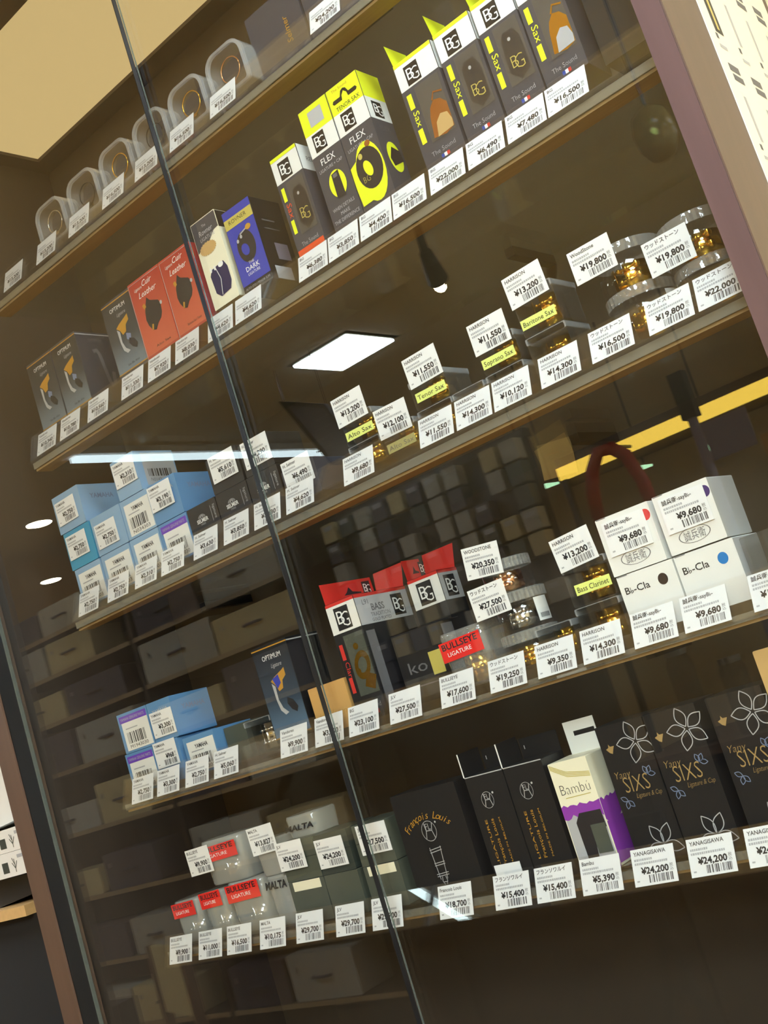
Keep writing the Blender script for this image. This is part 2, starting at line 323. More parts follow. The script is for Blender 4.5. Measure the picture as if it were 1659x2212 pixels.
# tilted price rail: tag plane leans back 20 degrees
TILT = R(70); cT, sT = math.cos(TILT), math.sin(TILT)
def railpt(a, b): return (a*cT-b*sT, a*sT+b*cT)       # a up along the tag, b out of the tag face -> (y, z)
RX0, RX1 = -1.338, XR-.003
SLAB = {1: (-.0035, .009), 2: (-.0035, .009), 3: (-.0035, .009), 4: (.0030, .0075), 5: (.0150, .008)}     # slab top above the tag edge, thickness
SHL = {1: 'top glass shelf carrying the clear ring cases', 2: 'glass shelf carrying the yellow topped cartons', 3: 'glass shelf carrying the light blue box stacks and clear cubes', 4: 'glass shelf carrying the white dotted boxes and red topped cartons', 5: 'lowest glass shelf carrying the petal patterned cartons'}
for k in (1, 2, 3, 4, 5):
    z = ZB[k]; top = z+SLAB[k][0]; bot = top-SLAB[k][1]; s = thing('glass_shelf', SHL[k], 'shelf', (-.82, .15, bot), group='glass shelves in the display cabinet')
    y0 = .005 if k < 4 else (.007 if k == 4 else .0125)
    box1(-1.342, XR-.0005, y0, YB-.0005, bot, top).build('slab', 'shelfglass', s)
    box1(-1.342, XR-.0005, y0-.0010, y0-.0001, bot, top).build('front_edge', 'shelfedge', s)
    box1(-1.342, XR-.0005, y0+.002, y0+.028, bot-.0032, bot-.0001).build('reflection_strip', 'warmreflect', s)  # strip coloured as the warm reflection under the shelf's front edge
    for bx in (-1.30, -.62): box1(bx, bx+.012, .20, YB-.0005, bot-.012, bot-.0001).build('bracket', 'darkmetal', s)
    m = MB()
    for a0, a1, b0, b1 in ((-.002, .038, .0012, .0024), (-.002, .038, -.0026, -.0014), (-.0034, -.002, -.0026, .0024)):
        q = [railpt(a0, b1), railpt(a0, b0), railpt(a1, b0), railpt(a1, b1)]
        m.add([(RX0, y, z+h) for y, h in q]+[(RX1, y, z+h) for y, h in q], [(0, 1, 2, 3), (7, 6, 5, 4), (0, 4, 5, 1), (1, 5, 6, 2), (2, 6, 7, 3), (3, 7, 4, 0)])
    m.build('price_rail', 'clear', s)
    h = ST[k]; mb = MB().box(RX0, RX1, .0225, .15, h-.0022, h)
    if h-.0024-top > .001: mb.box(RX0, RX1, .147, .15, top, h-.0024)
    mb.build('riser', 'clear', s)
    for c_ in s.children: c_.location = (.82, -.15, -bot)
def rail_tag(row, x, brand, price, label):
    y, h = railpt(.001, -.0002); return price_tag((x, y, ZB[row]+h), brand, '¥'+price, label, rot=(TILT, 0, 0))
def stick_tag(x, z, brand, price, label, y=.0235, roll=0, tip=0):
    return price_tag((x, y, EYE+z), brand, '¥'+price, label, roll=roll, tip=tip)

# ------------------------------------------------------------------ price tags in the rails
for row, lst in {
 1: ((-1.301, '', '13,200', 'white price card alone at the far end of the top rail, past the ring cases'), (-1.215, '', '13,200', 'white price card reading 13,200 yen under the case with a thin silver ring'),
     (-1.135, '', '13,200', 'white price card reading 13,200 yen under the case holding a dark ring'), (-1.056, '', '16,500', 'white price card under the gold ring case that stands between dark ring cases'),
     (-.984, '', '13,200', 'white price card behind the meeting glass door edges on the top shelf'), (-.911, '', '16,500', 'white price card reading 16,500 yen under the middle of the three gold ring cases'),
     (-.832, '', '16,500', 'white price card under the ring case next to the dark gold-lettered box'), (-.656, '', '24,200', 'white price card reading 24,200 yen on the top rail before the dark gold-lettered box')),
 2: ((-1.324, 'Vandoren', '10,340', 'white price card reading 10,340 yen under the outer grey carton of the joined pair'), (-1.266, 'Vandoren', '10,780', 'white price card reading 10,780 yen under the inner grey carton with saxophone side'),
     (-1.199, 'Vandoren', '10,560', 'white price card reading 10,560 yen between the grey ligature cartons'), (-1.121, 'Vandoren', '11,330', 'white price card reading 11,330 yen under the grey carton beside the red ones'),
     (-1.063, 'Vandoren', '7,920', 'white price card reading 7,920 yen under the red carton touching the grey one'), (-1.006, 'Vandoren', '8,030', 'white price card reading 8,030 yen under the red carton at the door edge'),
     (-.941, '', '4,620', 'white price card reading 4,620 yen under the white and dark ligature carton'), (-.889, '', '4,620', 'white price card reading 4,620 yen under the royal blue carton'),
     (-.777, 'BG', '6,380', 'white price card reading 6,380 yen under the carton with orange sticker'), (-.728, 'BG', '3,850', 'white price card reading 3,850 yen under the carton with square code print'),
     (-.678, 'BG', '4,400', 'white price card reading 4,400 yen under the carton with hang hole'), (-.629, 'BG', '16,500', 'white price card reading 16,500 yen beside the yellow topped cartons'),
     (-.576, 'BG', '22,000', 'white price card reading 22,000 yen under the carton showing a copper ligature'), (-.525, 'BG', '6,490', 'white price card under the first black-band saxophone carton, beside the copper one'),
     (-.474, 'BG', '7,480', 'white price card under the black-band saxophone carton nearest the gold one'), (-.425, 'BG', '16,500', 'white price card reading 16,500 yen under the carton showing a gold ligature')),
 3: ((-1.327, 'YAMAHA', '2,750', 'white price card reading 2,750 yen under the stack holding the teal box'), (-1.258, 'YAMAHA', '2,750', 'white price card reading 2,750 yen under the second stack of light blue boxes'),
     (-1.196, 'YAMAHA', '2,310', 'white price card reading 2,310 yen in the rail under the third light blue stack'), (-1.139, 'YAMAHA', '2,750', 'white price card reading 2,750 yen under the purple striped label'),
     (-1.072, 'H. Selmer', '3,630', 'white price card reading 3,630 yen next to the purple striped label'), (-1.013, 'H. Selmer', '3,850', 'white price card reading 3,850 yen under a black box'),
     (-.956, 'H. Selmer', '3,630', 'white price card reading 3,630 yen behind the meeting edges of the glass doors'), (-.899, 'H. Selmer', '4,620', 'white price card reading 4,620 yen directly below the 6,490 yen card'),
     (-.803, 'HARRISON', '9,680', 'white price card reading 9,680 yen under the clear cube with alto label'), (-.688, 'HARRISON', '11,550', 'white price card reading 11,550 yen in the rail under the tenor label'),
     (-.637, 'HARRISON', '14,300', 'white price card reading 14,300 yen between the 11,550 and 10,120 yen cards'), (-.587, 'HARRISON', '10,120', 'white price card reading 10,120 yen in the rail under the soprano label'),
     (-.528, 'HARRISON', '14,300', 'white price card reading 14,300 yen in the rail under the baritone label'), (-.468, 'ウッドストーン', '16,500', 'white price card reading 16,500 yen under the jars beside the baritone cubes'),
     (-.405, 'ウッドストーン', '19,800', 'white price card reading 19,800 yen in the rail below the stacked round jars'), (-.354, 'ウッドストーン', '22,000', 'white price card cut off by the brown cabinet post, at the rail end')),
 4: ((-1.32, 'YAMAHA', '2,750', 'white price card reading 2,750 yen at the rail end under the purple striped labels'), (-1.264, 'YAMAHA', '3,300', 'white price card reading 3,300 yen in the rail below the 968 yen card'),
     (-1.204, 'YAMAHA', '2,750', 'white price card reading 2,750 yen under the blue box beside the small clear box'), (-1.146, 'H. Selmer', '5,060', 'white price card reading 5,060 yen under the small clear box'),
     (-1.021, 'Vandoren', '9,900', 'white price card reading 9,900 yen under the dark carton with ligature picture'), (-.961, 'Vandoren', '3,300', 'white price card reading 3,300 yen under the tan carton'),
     (-.905, 'BG', '23,100', 'white price card reading 23,100 yen under the red topped carton'), (-.841, 'JLV', '27,500', 'white price card reading 27,500 yen in the rail before the black cartons'),
     (-.766, 'BULLSEYE', '17,600', 'white price card reading 17,600 yen under a red labelled clear box'), (-.699, 'ウッドストーン', '19,250', 'white price card reading 19,250 yen below the jar tower'),
     (-.638, 'HARRISON', '9,350', 'white price card reading 9,350 yen under a clear cube'), (-.583, 'HARRISON', '14,300', 'white price card reading 14,300 yen in the rail under the bass clarinet label'),
     (-.525, '誠兵衛-sayB♭-', '9,680', 'white price card reading 9,680 yen in the rail under the box with black dot'), (-.471, '誠兵衛-sayB♭-', '9,680', 'white price card reading 9,680 yen in the rail under the box with blue dot'),
     (-.402, '誠兵衛-sayB♭-', '12,100', 'white price card in the rail just past the box with blue dot')),
 5: ((-1.33, 'BULLSEYE', '9,900', 'white price card reading 9,900 yen at the end of the lowest rail'), (-1.269, 'BULLSEYE', '11,000', 'white price card reading 11,000 yen beside the end card of the lowest rail'),
     (-1.212, 'BULLSEYE', '16,500', 'white price card reading 16,500 yen under the wide red labelled cup'), (-1.149, 'MALTA', '10,175', 'white price card reading 10,175 yen under the frosty black-lettered cups'),
     (-1.083, 'JLV', '29,700', 'white price card reading 29,700 yen under the grey green stack touching the cups'), (-1.015, 'JLV', '29,700', 'white price card reading 29,700 yen under the middle grey green box stack'),
     (-.956, 'JLV', '29,700', 'white price card behind the meeting glass door edges on the lowest rail'), (-.855, 'Francois Louis', '18,700', 'white price card reading 18,700 yen under the wide black carton'),
     (-.778, 'フランソワルイ', '15,400', 'white price card reading 15,400 yen under the black carton beside the wide one'), (-.724, 'フランソワルイ', '15,400', 'white price card reading 15,400 yen beside the white and purple carton'),
     (-.668, 'Bambu', '5,390', 'white price card reading 5,390 yen under the white and purple carton'), (-.608, 'YANAGISAWA', '24,200', 'white price card reading 24,200 yen next to the 5,390 yen card'),
     (-.547, 'YANAGISAWA', '24,200', 'white price card reading 24,200 yen under the middle petal patterned carton'), (-.488, 'YANAGISAWA', '24,200', 'white price card reading 24,200 yen under the petal patterned carton touching the tan card'))}.items():
    for x, b, p, l in lst: rail_tag(row, x, b, p, l)

# ------------------------------------------------------------------ goods: builders
def carton(name, label, x0, x1, z, h, depth, mat, y=.025, cat='box', group=None, tip=0):
    wd = x1-x0; t = thing(name, label, cat, ((x0+x1)/2, y+depth/2, z), tip, group)
    bevel_box(-wd/2, wd/2, -depth/2, depth/2, 0, h, .0007).build('carton', mat, t)
    F = Face(t, (-wd/2, -depth/2, 0), (1, 0, 0), (0, 0, 1)); S = Face(t, (wd/2, -depth/2, 0), (0, 1, 0), (0, 0, 1)); T = Face(t, (-wd/2, -depth/2, h), (1, 0, 0), (0, 1, 0))
    return t, F, S, T, wd
def bg_logo(F, u, v, s, layer=2):
    F.rect('logo_square', u, v, u+s*.84, v+s, 'black', layer)
    F.text('logo_letter', 'B', u+s*.10, v+s*.27, s*.60, 'whiteprint', layer+1, width=s*.40, bold=-.004)
    F.text('logo_letter', 'G', u+s*.32, v+s*.10, s*.70, 'whiteprint', layer+2, width=s*.46, bold=-.012)
def ligature(t, c, r, h, mat, screws=1, axis='z'):
    """split band ring with thumb screws"""
    n = 22; m = MB(); th = .0007
    ang = [R(108)+R(324)*i/n for i in range(n+1)]
    for zz in (0, h):
        pass
    vs = []; fs = []
    for a in ang:
        for rr, zz in ((r, 0), (r, h), (r-th, h), (r-th, 0)): vs.append((rr*math.cos(a+R(162)), rr*math.sin(a+R(162)), zz))
    for i in range(n):
        for k in range(4): fs.append((4*i+k, 4*i+4+k, 4*i+4+(k+1) % 4, 4*i+(k+1) % 4))
    fs += [(3, 2, 1, 0), (4*n, 4*n+1, 4*n+2, 4*n+3)]
    m.add(vs, fs)
    rot = None if axis == 'z' else (R(90), 0, R(25))
    b = m.build('ligature_band', mat, t, True, loc=c, rot=rot)
    for i in range(screws):
        zz = h*(i+.5)/screws if screws > 1 else h/2
        s = MB().tube((-r*.45, -r*1.05, zz), (r*.62, -r*1.05, zz), r*.075, 8).tube((-r*.2, -r*1.2, zz), (-r*.2, -r*.85, zz), r*.11, 8).tube((r*.2, -r*1.2, zz), (r*.2, -r*.85, zz), r*.11, 8)
        s.ball((r*.78, -r*1.05, zz), r*.2, 10, 6)
        s.build('thumb_screw', mat, b, True)
    return b
def rounded_outline(w_, h_, rt, rb=.004, n=6):
    pts = []
    for cx, cz, rr, a0 in ((w_/2-rb, rb, rb, -90), (w_/2-rt, h_-rt, rt, 0), (-w_/2+rt, h_-rt, rt, 90), (-w_/2+rb, rb, rb, 180)):
        for i in range(n+1): a = R(a0+90*i/n); pts.append((cx+rr*math.cos(a), cz+rr*math.sin(a)))
    return pts

# --- top shelf: clamshell cases with ring
Z1 = ST[1]
for x0, ring, lab in ((-1.222, 'silver', 'clear rounded clamshell case with thin silver ring, at the end of the row of cases'), (-1.143, 'darkmetal', 'clear rounded clamshell case with a dark ring inside'),
                      (-1.066, 'gold', 'clear rounded clamshell case with gold ring between two dark ring cases'), (-.990, 'darkmetal', 'clear rounded clamshell case with dark contents behind the glass door edge'),
                      (-.914, 'gold', 'clear rounded clamshell case with gold ring, middle of three beside the door edge'), (-.838, 'copper', 'clear rounded clamshell case with copper gold ring beside the dark box')):
    wd, h, dp = .066, .061, .030
    t = thing('clamshell_case', lab, 'plastic case', (x0+wd/2, .025+dp/2, Z1), group='clear ligature cases on the top shelf')
    o = rounded_outline(wd, h, .019); i_ = [(x*.86, .0035+z*.885) for x, z in o]
    MB().frame(o, i_, -dp/2, -dp/2+.004).build('front_rim', 'haze', t)
    MB().frame(o, [(x*.965, .001+z*.965) for x, z in o], -dp/2+.004, dp/2).build('side_wall', 'crinkle', t)
    MB().prism(i_, -dp/2+.0015, -dp/2+.002).build('front_window', 'clear', t)
    MB().prism([(x*.93, .001+z*.93) for x, z in o], dp/2-.003, dp/2-.0015).build('backing_card', 'charcoal', t)
    rg = MB(); n = 30
    rg.path([(.016*math.cos(2*math.pi*k/n), 0, .016*math.sin(2*math.pi*k/n)) for k in range(n+1)], .0009, 6)
    b = rg.build('ring', ring, t, True, loc=(.002, -dp/2+.006, .030))
    MB().box(-.004, .004, -.001, .003, -.019, -.015).build('ring_clip', ring, b)
t, F, S, T, wd = carton('dark_box', 'dark grey box with gold vertical lettering on the top shelf', -.775, -.690, Z1, .085, .05, 'charcoal', y=.05)
F.text('gold_lettering', 'Selmer', .062, .018, .009, 'goldprint', 2, rot=R(90), shear=.2)
carton('dark_carton', 'plain dark grey carton beside the gold lettered box on the top shelf', -.686, -.60, Z1, .085, .05, 'charcoal', y=.05)

# --- second shelf
Z2 = ST[2]
def optimum(x0, x1, z, h, depth, label, front, y=.025, instrument=False):
    t, F, S, T, wd = carton('ligature_carton', label, x0, x1, z, h, depth, 'black' if front == 'optim2' else 'charcoal', y, group='ligature cartons with a picture of a ligature')
    F.rect('front_print', .001, .006, wd-.001, h-.004, front, 1); F.rect('gold_line', .0, h-.0045, wd, h-.003, 'goldprint', 2); F.rect('gold_line', 0, .0045, wd, .006, 'goldprint', 2)
    F.text('brand_text', 'OPTIMUM', wd*.24, h*.84, h*.055, 'whiteprint', 2, width=wd*.52); F.text('script_text', 'Ligature', wd*.42, h*.75, h*.045, 'paleprint', 2, shear=.4, width=wd*.3)
    k = .9 if front == 'optim2' else 1
    F.poly('picture_gold', [(wd*a, h*b) for a, b in ((.30, .62), (.42, .655), (.66, .70), (.74, .72), (.74, .64), (.62, .60), (.58, .52), (.46, .50), (.40, .57))], 'goldprint', 2)
    F.poly('picture_strip', [(wd*a, h*b) for a, b in ((.31, .60), (.39, .56), (.38, .42), (.44, .33), (.56, .27), (.46, .255), (.36, .31), (.32, .42))], 'paleprint', 3)
    F.poly('picture_blue', [(wd*a, h*b) for a, b in ((.56, .50), (.70, .46), (.66, .38), (.54, .42))] if front != 'optim2' else [(wd*a, h*b) for a, b in ((.36, .64), (.54, .67), (.56, .58), (.44, .53))], 'blue' if front == 'optim2' else 'bluegrey', 3)
    F.poly('picture_dark', [(wd*a, h*b) for a, b in ((.62, .42), (.76, .38), (.84, .30), (.78, .25), (.66, .29), (.58, .36))], 'leather', 4)
    F.text('small_text', 'Sib-Bb Alto', wd*.36, h*.10, h*.03, 'leather', 2, width=wd*.4)
    S.rect('gold_line', 0, h-.0045, depth, h-.003, 'paleprint', 1)
    if instrument:
        S.text('brand_text', 'OPTIMUM', depth*.34, h*.86, h*.045, 'softink', 1, width=depth*.4)
        S.line('saxophone_print', [[(depth*a, h*b) for a, b in ((.40, .72), (.52, .74), (.58, .68), (.64, .45), (.68, .30), (.74, .24), (.82, .28), (.86, .44))]], .006, 'softink', 1)
    return t
optimum(-1.337, -1.276, Z2+.002, .108, .06, 'grey carton with ligature picture, the outer one of the joined pair', 'optim', y=.033)
optimum(-1.2745, -1.214, Z2+.002, .108, .06, 'grey carton with ligature picture and a faint saxophone on its side', 'optim', y=.033, instrument=True)
optimum(-1.1415, -1.0775, Z2+.002, .108, .06, 'grey carton with ligature picture touching the red cartons', 'optim', y=.028)
for x0, x1, lab, sub in ((-1.0762, -1.0098, 'red carton with black leather picture, between the grey and the red carton', 'Alto Sax'), (-1.0090, -.9480, 'red carton with black leather picture, at the glass door edge', 'Baritone Sax / Tenor')):
    t, F, S, T, wd = carton('leather_ligature_carton', lab, x0, x1, Z2+.002, .108, .055, 'redbox', group='red leather ligature cartons'); h = .108
    F.rect('front_print', .001, .003, wd-.001, h-.003, 'redblend', 1); F.line('border_line', [[(.0012, .0), (.0012, h-.003), (wd-.001, h-.003)]], .0008, 'paleprint', 2)
    F.text('title_text', 'Cuir', wd*.42, h*.87, h*.075, 'whiteprint', 2, shear=.35); F.text('small_title', 'Ligature', wd*.16, h*.86, h*.04, 'whiteprint', 2, shear=.35, width=wd*.24)
    F.text('title_text', 'Leather', wd*.24, h*.75, h*.075, 'whiteprint', 2, shear=.35, width=wd*.56)
    F.poly('leather_picture', [(wd*a, h*b) for a, b in ((.30, .56), (.36, .63), (.44, .72), (.52, .66), (.74, .60), (.78, .54), (.76, .44), (.70, .38), (.58, .34), (.48, .28), (.38, .30), (.30, .38), (.27, .46))], 'leather', 2)
    F.rect('buckle_print', wd*.28, h*.60, wd*.36, h*.66, 'goldprint', 3, R(20)); F.rect('buckle_print', wd*.38, h*.30, wd*.43, h*.37, 'goldprint', 3, R(-20)); F.ell('screw_print', wd*.80, h*.55, .0022, .0026, 'paleprint', 3)
    F.text('small_text', sub, wd*.35, h*.08, h*.032, 'leather', 2, width=wd*.45)
t, F, S, T, wd = carton('rounded_ligature_carton', 'white and dark carton with seal and black ligature picture', -.936, -.890, Z2+.006, .118, .045, 'cream'); h = .118
F.poly('dark_top_print', [(.0006, h*.66), (wd*.5, h*.71), (wd*.80, h*.80), (wd-.0006, h*.81), (wd-.0006, h-.001), (.0006, h-.001)], 'charcoal', 1)
S.rect('dark_top_print', .0005, h*.80, .0445, h-.001, 'black', 1)
F.text('small_title', 'The', wd*.40, h*.90, h*.03, 'paleprint', 2); F.text('title_text', 'Rovner', wd*.22, h*.82, h*.06, 'paleprint', 2, shear=.2, width=wd*.56); F.text('title_text', 'LIGATURE', wd*.22, h*.755, h*.042, 'paleprint', 2, width=wd*.58)
n = 40; F.poly('gold_seal', [(wd*.42+(.0158 if i % 2 else .0142)*math.cos(2*math.pi*i/n), h*.66+(.0088 if i % 2 else .0076)*math.sin(2*math.pi*i/n)) for i in range(n)], 'kraft', 3)
F.poly('ligature_picture', [(wd*a, h*b) for a, b in ((.20, .36), (.30, .42), (.80, .44), (.90, .36), (.90, .20), (.80, .12), (.40, .10), (.24, .16))], 'navy', 2); F.line('seam_print', [[(wd*.46, h*.42), (wd*.55, h*.28), (wd*.45, h*.11)]], .0009, 'whiteprint', 3)
for a in (.28, .44): F.ell('screw_print', wd*a, h*.42, .0018, .0032, 'whiteprint', 3)
F.ell('knob_print', wd*.68, h*.42, .0048, .0034, 'whiteprint', 3)
t, F, S, T, wd = carton('blue_ligature_carton', 'royal blue carton with gold band and black ligature picture', -.8810, -.8320, Z2, .110, .055, 'black', tip=R(1.5)); h = .110
F.rect('front_print', .0005, h*.09, wd-.0005, h-.0005, 'blue', 1); F.rect('gold_band', .0005, h*.78, wd-.0005, h*.90, 'goldband', 2); F.text('brand_text', 'ROVNER', wd*.16, h*.825, h*.05, 'ink', 3, width=wd*.62, bold=-.01)
F.ell('picture_band', wd*.50, h*.50, .0150, .0205, 'leather', 2); F.ell('picture_hole', wd*.44, h*.47, .0060, .0080, 'blue', 3, R(20))
for a, b in ((.28, .60), (.42, .63)): F.ell('screw_print', wd*a, h*b, .0020, .0024, 'paleprint', 4)
F.ell('knob_print', wd*.72, h*.69, .0048, .0036, 'goldprint', 4); F.line('screw_print', [[(wd*.40, h*.66), (wd*.66, h*.69)]], .0018, 'paleprint', 3)
F.text('small_title', 'THE', wd*.5, h*.295, h*.034, 'whiteprint', 2, align='C'); F.text('title_text', 'DARK', wd*.5, h*.225, h*.058, 'whiteprint', 2, align='C', bold=.01); F.text('small_title', 'LIGATURE', wd*.5, h*.175, h*.034, 'whiteprint', 2, align='C', width=wd*.42)
F.text('size_text', 'ALTO STD / TENOR SLIM', wd*.07, h*.035, h*.028, 'paleprint', 1, width=wd*.86); S.rect('grey_patch', .022, .028, .046, .05, 'greycard', 1); S.rect('white_patch', .010, .001, .04, .018, 'paleprint', 1)
S.rect('print_line', .012, h*.72, .035, h*.735, 'softink', 1); S.rect('print_line', .012, h*.62, .040, h*.63, 'softink', 1)

def bgsax(x0, x1, h, label, cont, extra=None, y=.025, depth=.05, flap=True, sax=True):
    t, F, S, T, wd = carton('saxophone_ligature_carton', label, x0, x1, Z2, h, depth, 'charcoal', y, group='charcoal and yellow saxophone ligature cartons')
    F.rect('white_top', .0005, h*.74, wd-.0005, h-.0005, 'white', 1); F.rect('yellow_edge', .0005, h*.965, wd-.0005, h-.0003, 'yellow', 2); T.rect('yellow_top', .0005, .0005, wd-.0005, depth-.0005, 'yellow', 1)
    bg_logo(F, wd*.22, h*.755, h*.175); S.rect('white_top', .0005, h*.74, depth-.0005, h-.0005, 'white', 1)
    for a in (.555, .23): F.rect('yellow_bar', wd*.09, h*a, wd*.21, h*(a+.135), 'yellow', 2)
    if sax: F.text('sax_text', 'Sax', wd*.115, h*.53, h*.062, 'yellow', 2, rot=R(-90), width=h*.145, shear=.1)
    else:
        F.text('sax_text', 'Sax', wd*.115, h*.53, h*.062, 'orange', 2, rot=R(-90), width=h*.145, shear=.1)
    F.rect('window', wd*.33, h*.19, wd*.94, h*.71, 'window', 2)
    F.text('slogan_text', 'The Sound', wd*.22, h*.085, h*.042, 'paleprint', 2, width=wd*.6, bold=-.01)
    if cont in ('copper', 'gold'):
        F.poly('picture_body', [(wd*a, h*b) for a, b in ((.40, .22), (.46, .40), (.52, .47), (.64, .52), (.80, .50), (.92, .44), (.92, .22), (.70, .195))], cont, 3)
        F.poly('picture_shade', [(wd*a, h*b) for a, b in ((.50, .21), (.56, .33), (.70, .38), (.86, .36), (.92, .28), (.90, .22))], 'kraft' if cont == 'copper' else 'paleprint', 4)
        F.line('picture_screw', [[(wd*.62, h*.52), (wd*.70, h*.58), (wd*.90, h*.55)]], .0020, cont, 4)
    else:
        F.poly('picture_band', [(wd*a, h*b) for a, b in ((.40, .30), (.42, .58), (.52, .63), (.76, .63), (.88, .54), (.88, .26), (.62, .21))], 'leather', 3)
        F.text('picture_letters', 'B', wd*.50, h*.32, h*.11, 'goldband', 4, width=wd*.16, bold=-.02); F.text('picture_letters', 'G', wd*.58, h*.29, h*.13, 'goldband', 5, width=wd*.22, bold=-.02)
        F.ell('screw_print', wd*.62, h*.56, .0018, .0020, 'paleprint', 4)
    MB().add([(-wd/2+wd*.33, -depth/2-.0016, h*.19), (-wd/2+wd*.94, -depth/2-.0016, h*.19), (-wd/2+wd*.94, -depth/2-.0016, h*.71), (-wd/2+wd*.33, -depth/2-.0016, h*.71)], [(0, 1, 2, 3)]).build('window_film', 'clearthin', t)
    for i, c in enumerate(('flagblue', 'whiteprint', 'red')): F.rect('flag_stripe', wd*(.42+.07*i), h*.03, wd*(.49+.07*i), h*.062, c, 2)
    if flap:
        MB().add([(-wd/2, -depth/2+.002, h), (-wd/2, depth/2-.004, h), (-wd/2-.004, depth/2-.006, h+.030), (-wd/2-.0045, -depth/2+.004, h+.030)], [(0, 1, 2, 3)]).build('side_flap', 'yellow', t)
        MB().add([(-wd/2+.001, depth/2-.001, h), (wd/2-.001, depth/2-.001, h), (wd/2-.001, depth/2+.006, h+.022), (-wd/2+.001, depth/2+.006, h+.022)], [(0, 1, 2, 3)]).build('top_flap', 'yellow', t)
    return t, F, S, wd
t, F, S, wd = bgsax(-.7840, -.7400, .128, 'slim charcoal carton with black ligature picture and orange sticker', 'black', flap=False, sax=False)
F.rect('orange_sticker', .001, .0, wd-.001, .0085, 'orange', 4); S.text('side_text', 'REED', .012, .107, .006, 'softink', 2)
for x0, x1, lab, fr in ((-.7235, -.6785, 'charcoal carton with square printed code on its yellow top', 0), (-.6775, -.6300, 'charcoal carton with hang hole in its yellow top and lime ligature picture', 1)):
    h = .155; t, F, S, T, wd = carton('flexible_ligature_carton', lab, x0, x1, Z2, h, .04, 'charcoal', group='yellow topped ligature cartons')
    F.rect('yellow_top', .0004, h*.79, wd-.0004, h-.0004, 'yellow', 1); F.rect('white_band', .0004, h*.615, wd-.0004, h*.79, 'white', 1); bg_logo(F, wd*.2, h*.635, h*.14)
    S.rect('yellow_top', .0004, h*.79, .0396, h-.0004, 'yellow', 1); S.rect('white_band', .0004, h*.615, .0396, h*.79, 'white', 1); bg_logo(S, .010, h*.635, h*.13); T.rect('yellow_lid', .0004, .0004, wd-.0004, .0396, 'yellow', 1)
    F.text('title_text', 'FLEX', wd*.24, h*.525, h*.052, 'whiteprint', 2, width=wd*.48); F.text('small_text', 'LIGATURE + CAP', wd*.10, h*.475, h*.026, 'fineink', 2, width=wd*.8)
    S.text('title_text', 'FLEX', .012, h*.53, h*.04, 'softink', 2); S.ell('lime_circle', .022, h*.32, .013, .019, 'yellow', 1); S.poly('picture_dark', [(.012, h*.30), (.020, h*.40), (.034, h*.38), (.036, h*.30), (.026, h*.27), (.016, h*.24)], 'leather', 2)
    if fr == 0:
        F.rect('printed_panel', wd*.28, h*.835, wd*.76, h*.955, 'paleprint', 2); F.ell('lime_circle', wd*.54, h*.335, .0125, .0165, 'yellow', 2); F.poly('picture_cap', [(wd*.40, h*.23), (wd*.42, h*.42), (wd*.66, h*.43), (wd*.68, h*.22)], 'leather', 3); F.rect('picture_shine', wd*.46, h*.385, wd*.60, h*.415, 'softink', 4)
        for i, s_ in enumerate(('WHEN DETAILS', 'MAKE', 'THE DIFFERENCE')): F.text('slogan_text', s_, wd*.5, h*(.15-.047*i), h*.028, 'paleprint', 2, align='C', width=wd*(.74, .3, .86)[i])
    else:
        F.text('size_text', 'TENOR SAX', wd*.16, h*.805, h*.033, 'ink', 2, width=wd*.74); F.text('brand_text', 'The Sound', wd*.16, h*.955, h*.022, 'goldprint', 2, width=wd*.5)
        F.poly('hang_hole', [(wd*a, h*b) for a, b in ((.14, .865), (.40, .865), (.42, .90), (.50, .925), (.58, .90), (.60, .865), (.86, .865), (.90, .88), (.86, .897), (.64, .897), (.58, .935), (.50, .945), (.42, .935), (.36, .897), (.14, .897), (.10, .88))], 'black', 2)
        F.ell('lime_circle', wd*.56, h*.26, .0195, .036, 'yellow', 2); F.poly('picture_lime', [(.0004, h*.20), (.0004, h*.36), (wd*.3, h*.4), (wd*.9, h*.16), (wd*.6, h*.06), (.002, h*.055)], 'yellow', 3)
        F.ell('picture_band', wd*.54, h*.29, .0185, .0245, 'leather', 4); F.ell('picture_hole', wd*.50, h*.29, .0055, .0100, 'yellow', 5, R(15)); F.ell('knob_print', wd*.68, h*.46, .004, .0035, 'copper', 5); F.ell('knob_print', wd*.38, h*.40, .003, .0035, 'goldband', 5); F.text('picture_letters', 'BG', wd*.28, h*.20, h*.05, 'goldband', 6, width=wd*.2, bold=-.02)
bgsax(-.5840, -.5310, .128, 'charcoal carton with copper ligature showing in its window', 'copper')
bgsax(-.5270, -.4790, .128, 'charcoal carton with black gold-lettered band, beside the one with copper', 'black')
bgsax(-.4760, -.4280, .128, 'charcoal carton with black gold-lettered band, beside the one with gold', 'black')
bgsax(-.4260, -.3780, .128, 'charcoal carton with gold ligature showing in its window', 'gold')
carton('plain_black_carton', 'tall plain black carton in the corner by the cabinet post', -.372, -.318, Z2, .125, .05, 'black', y=.05)

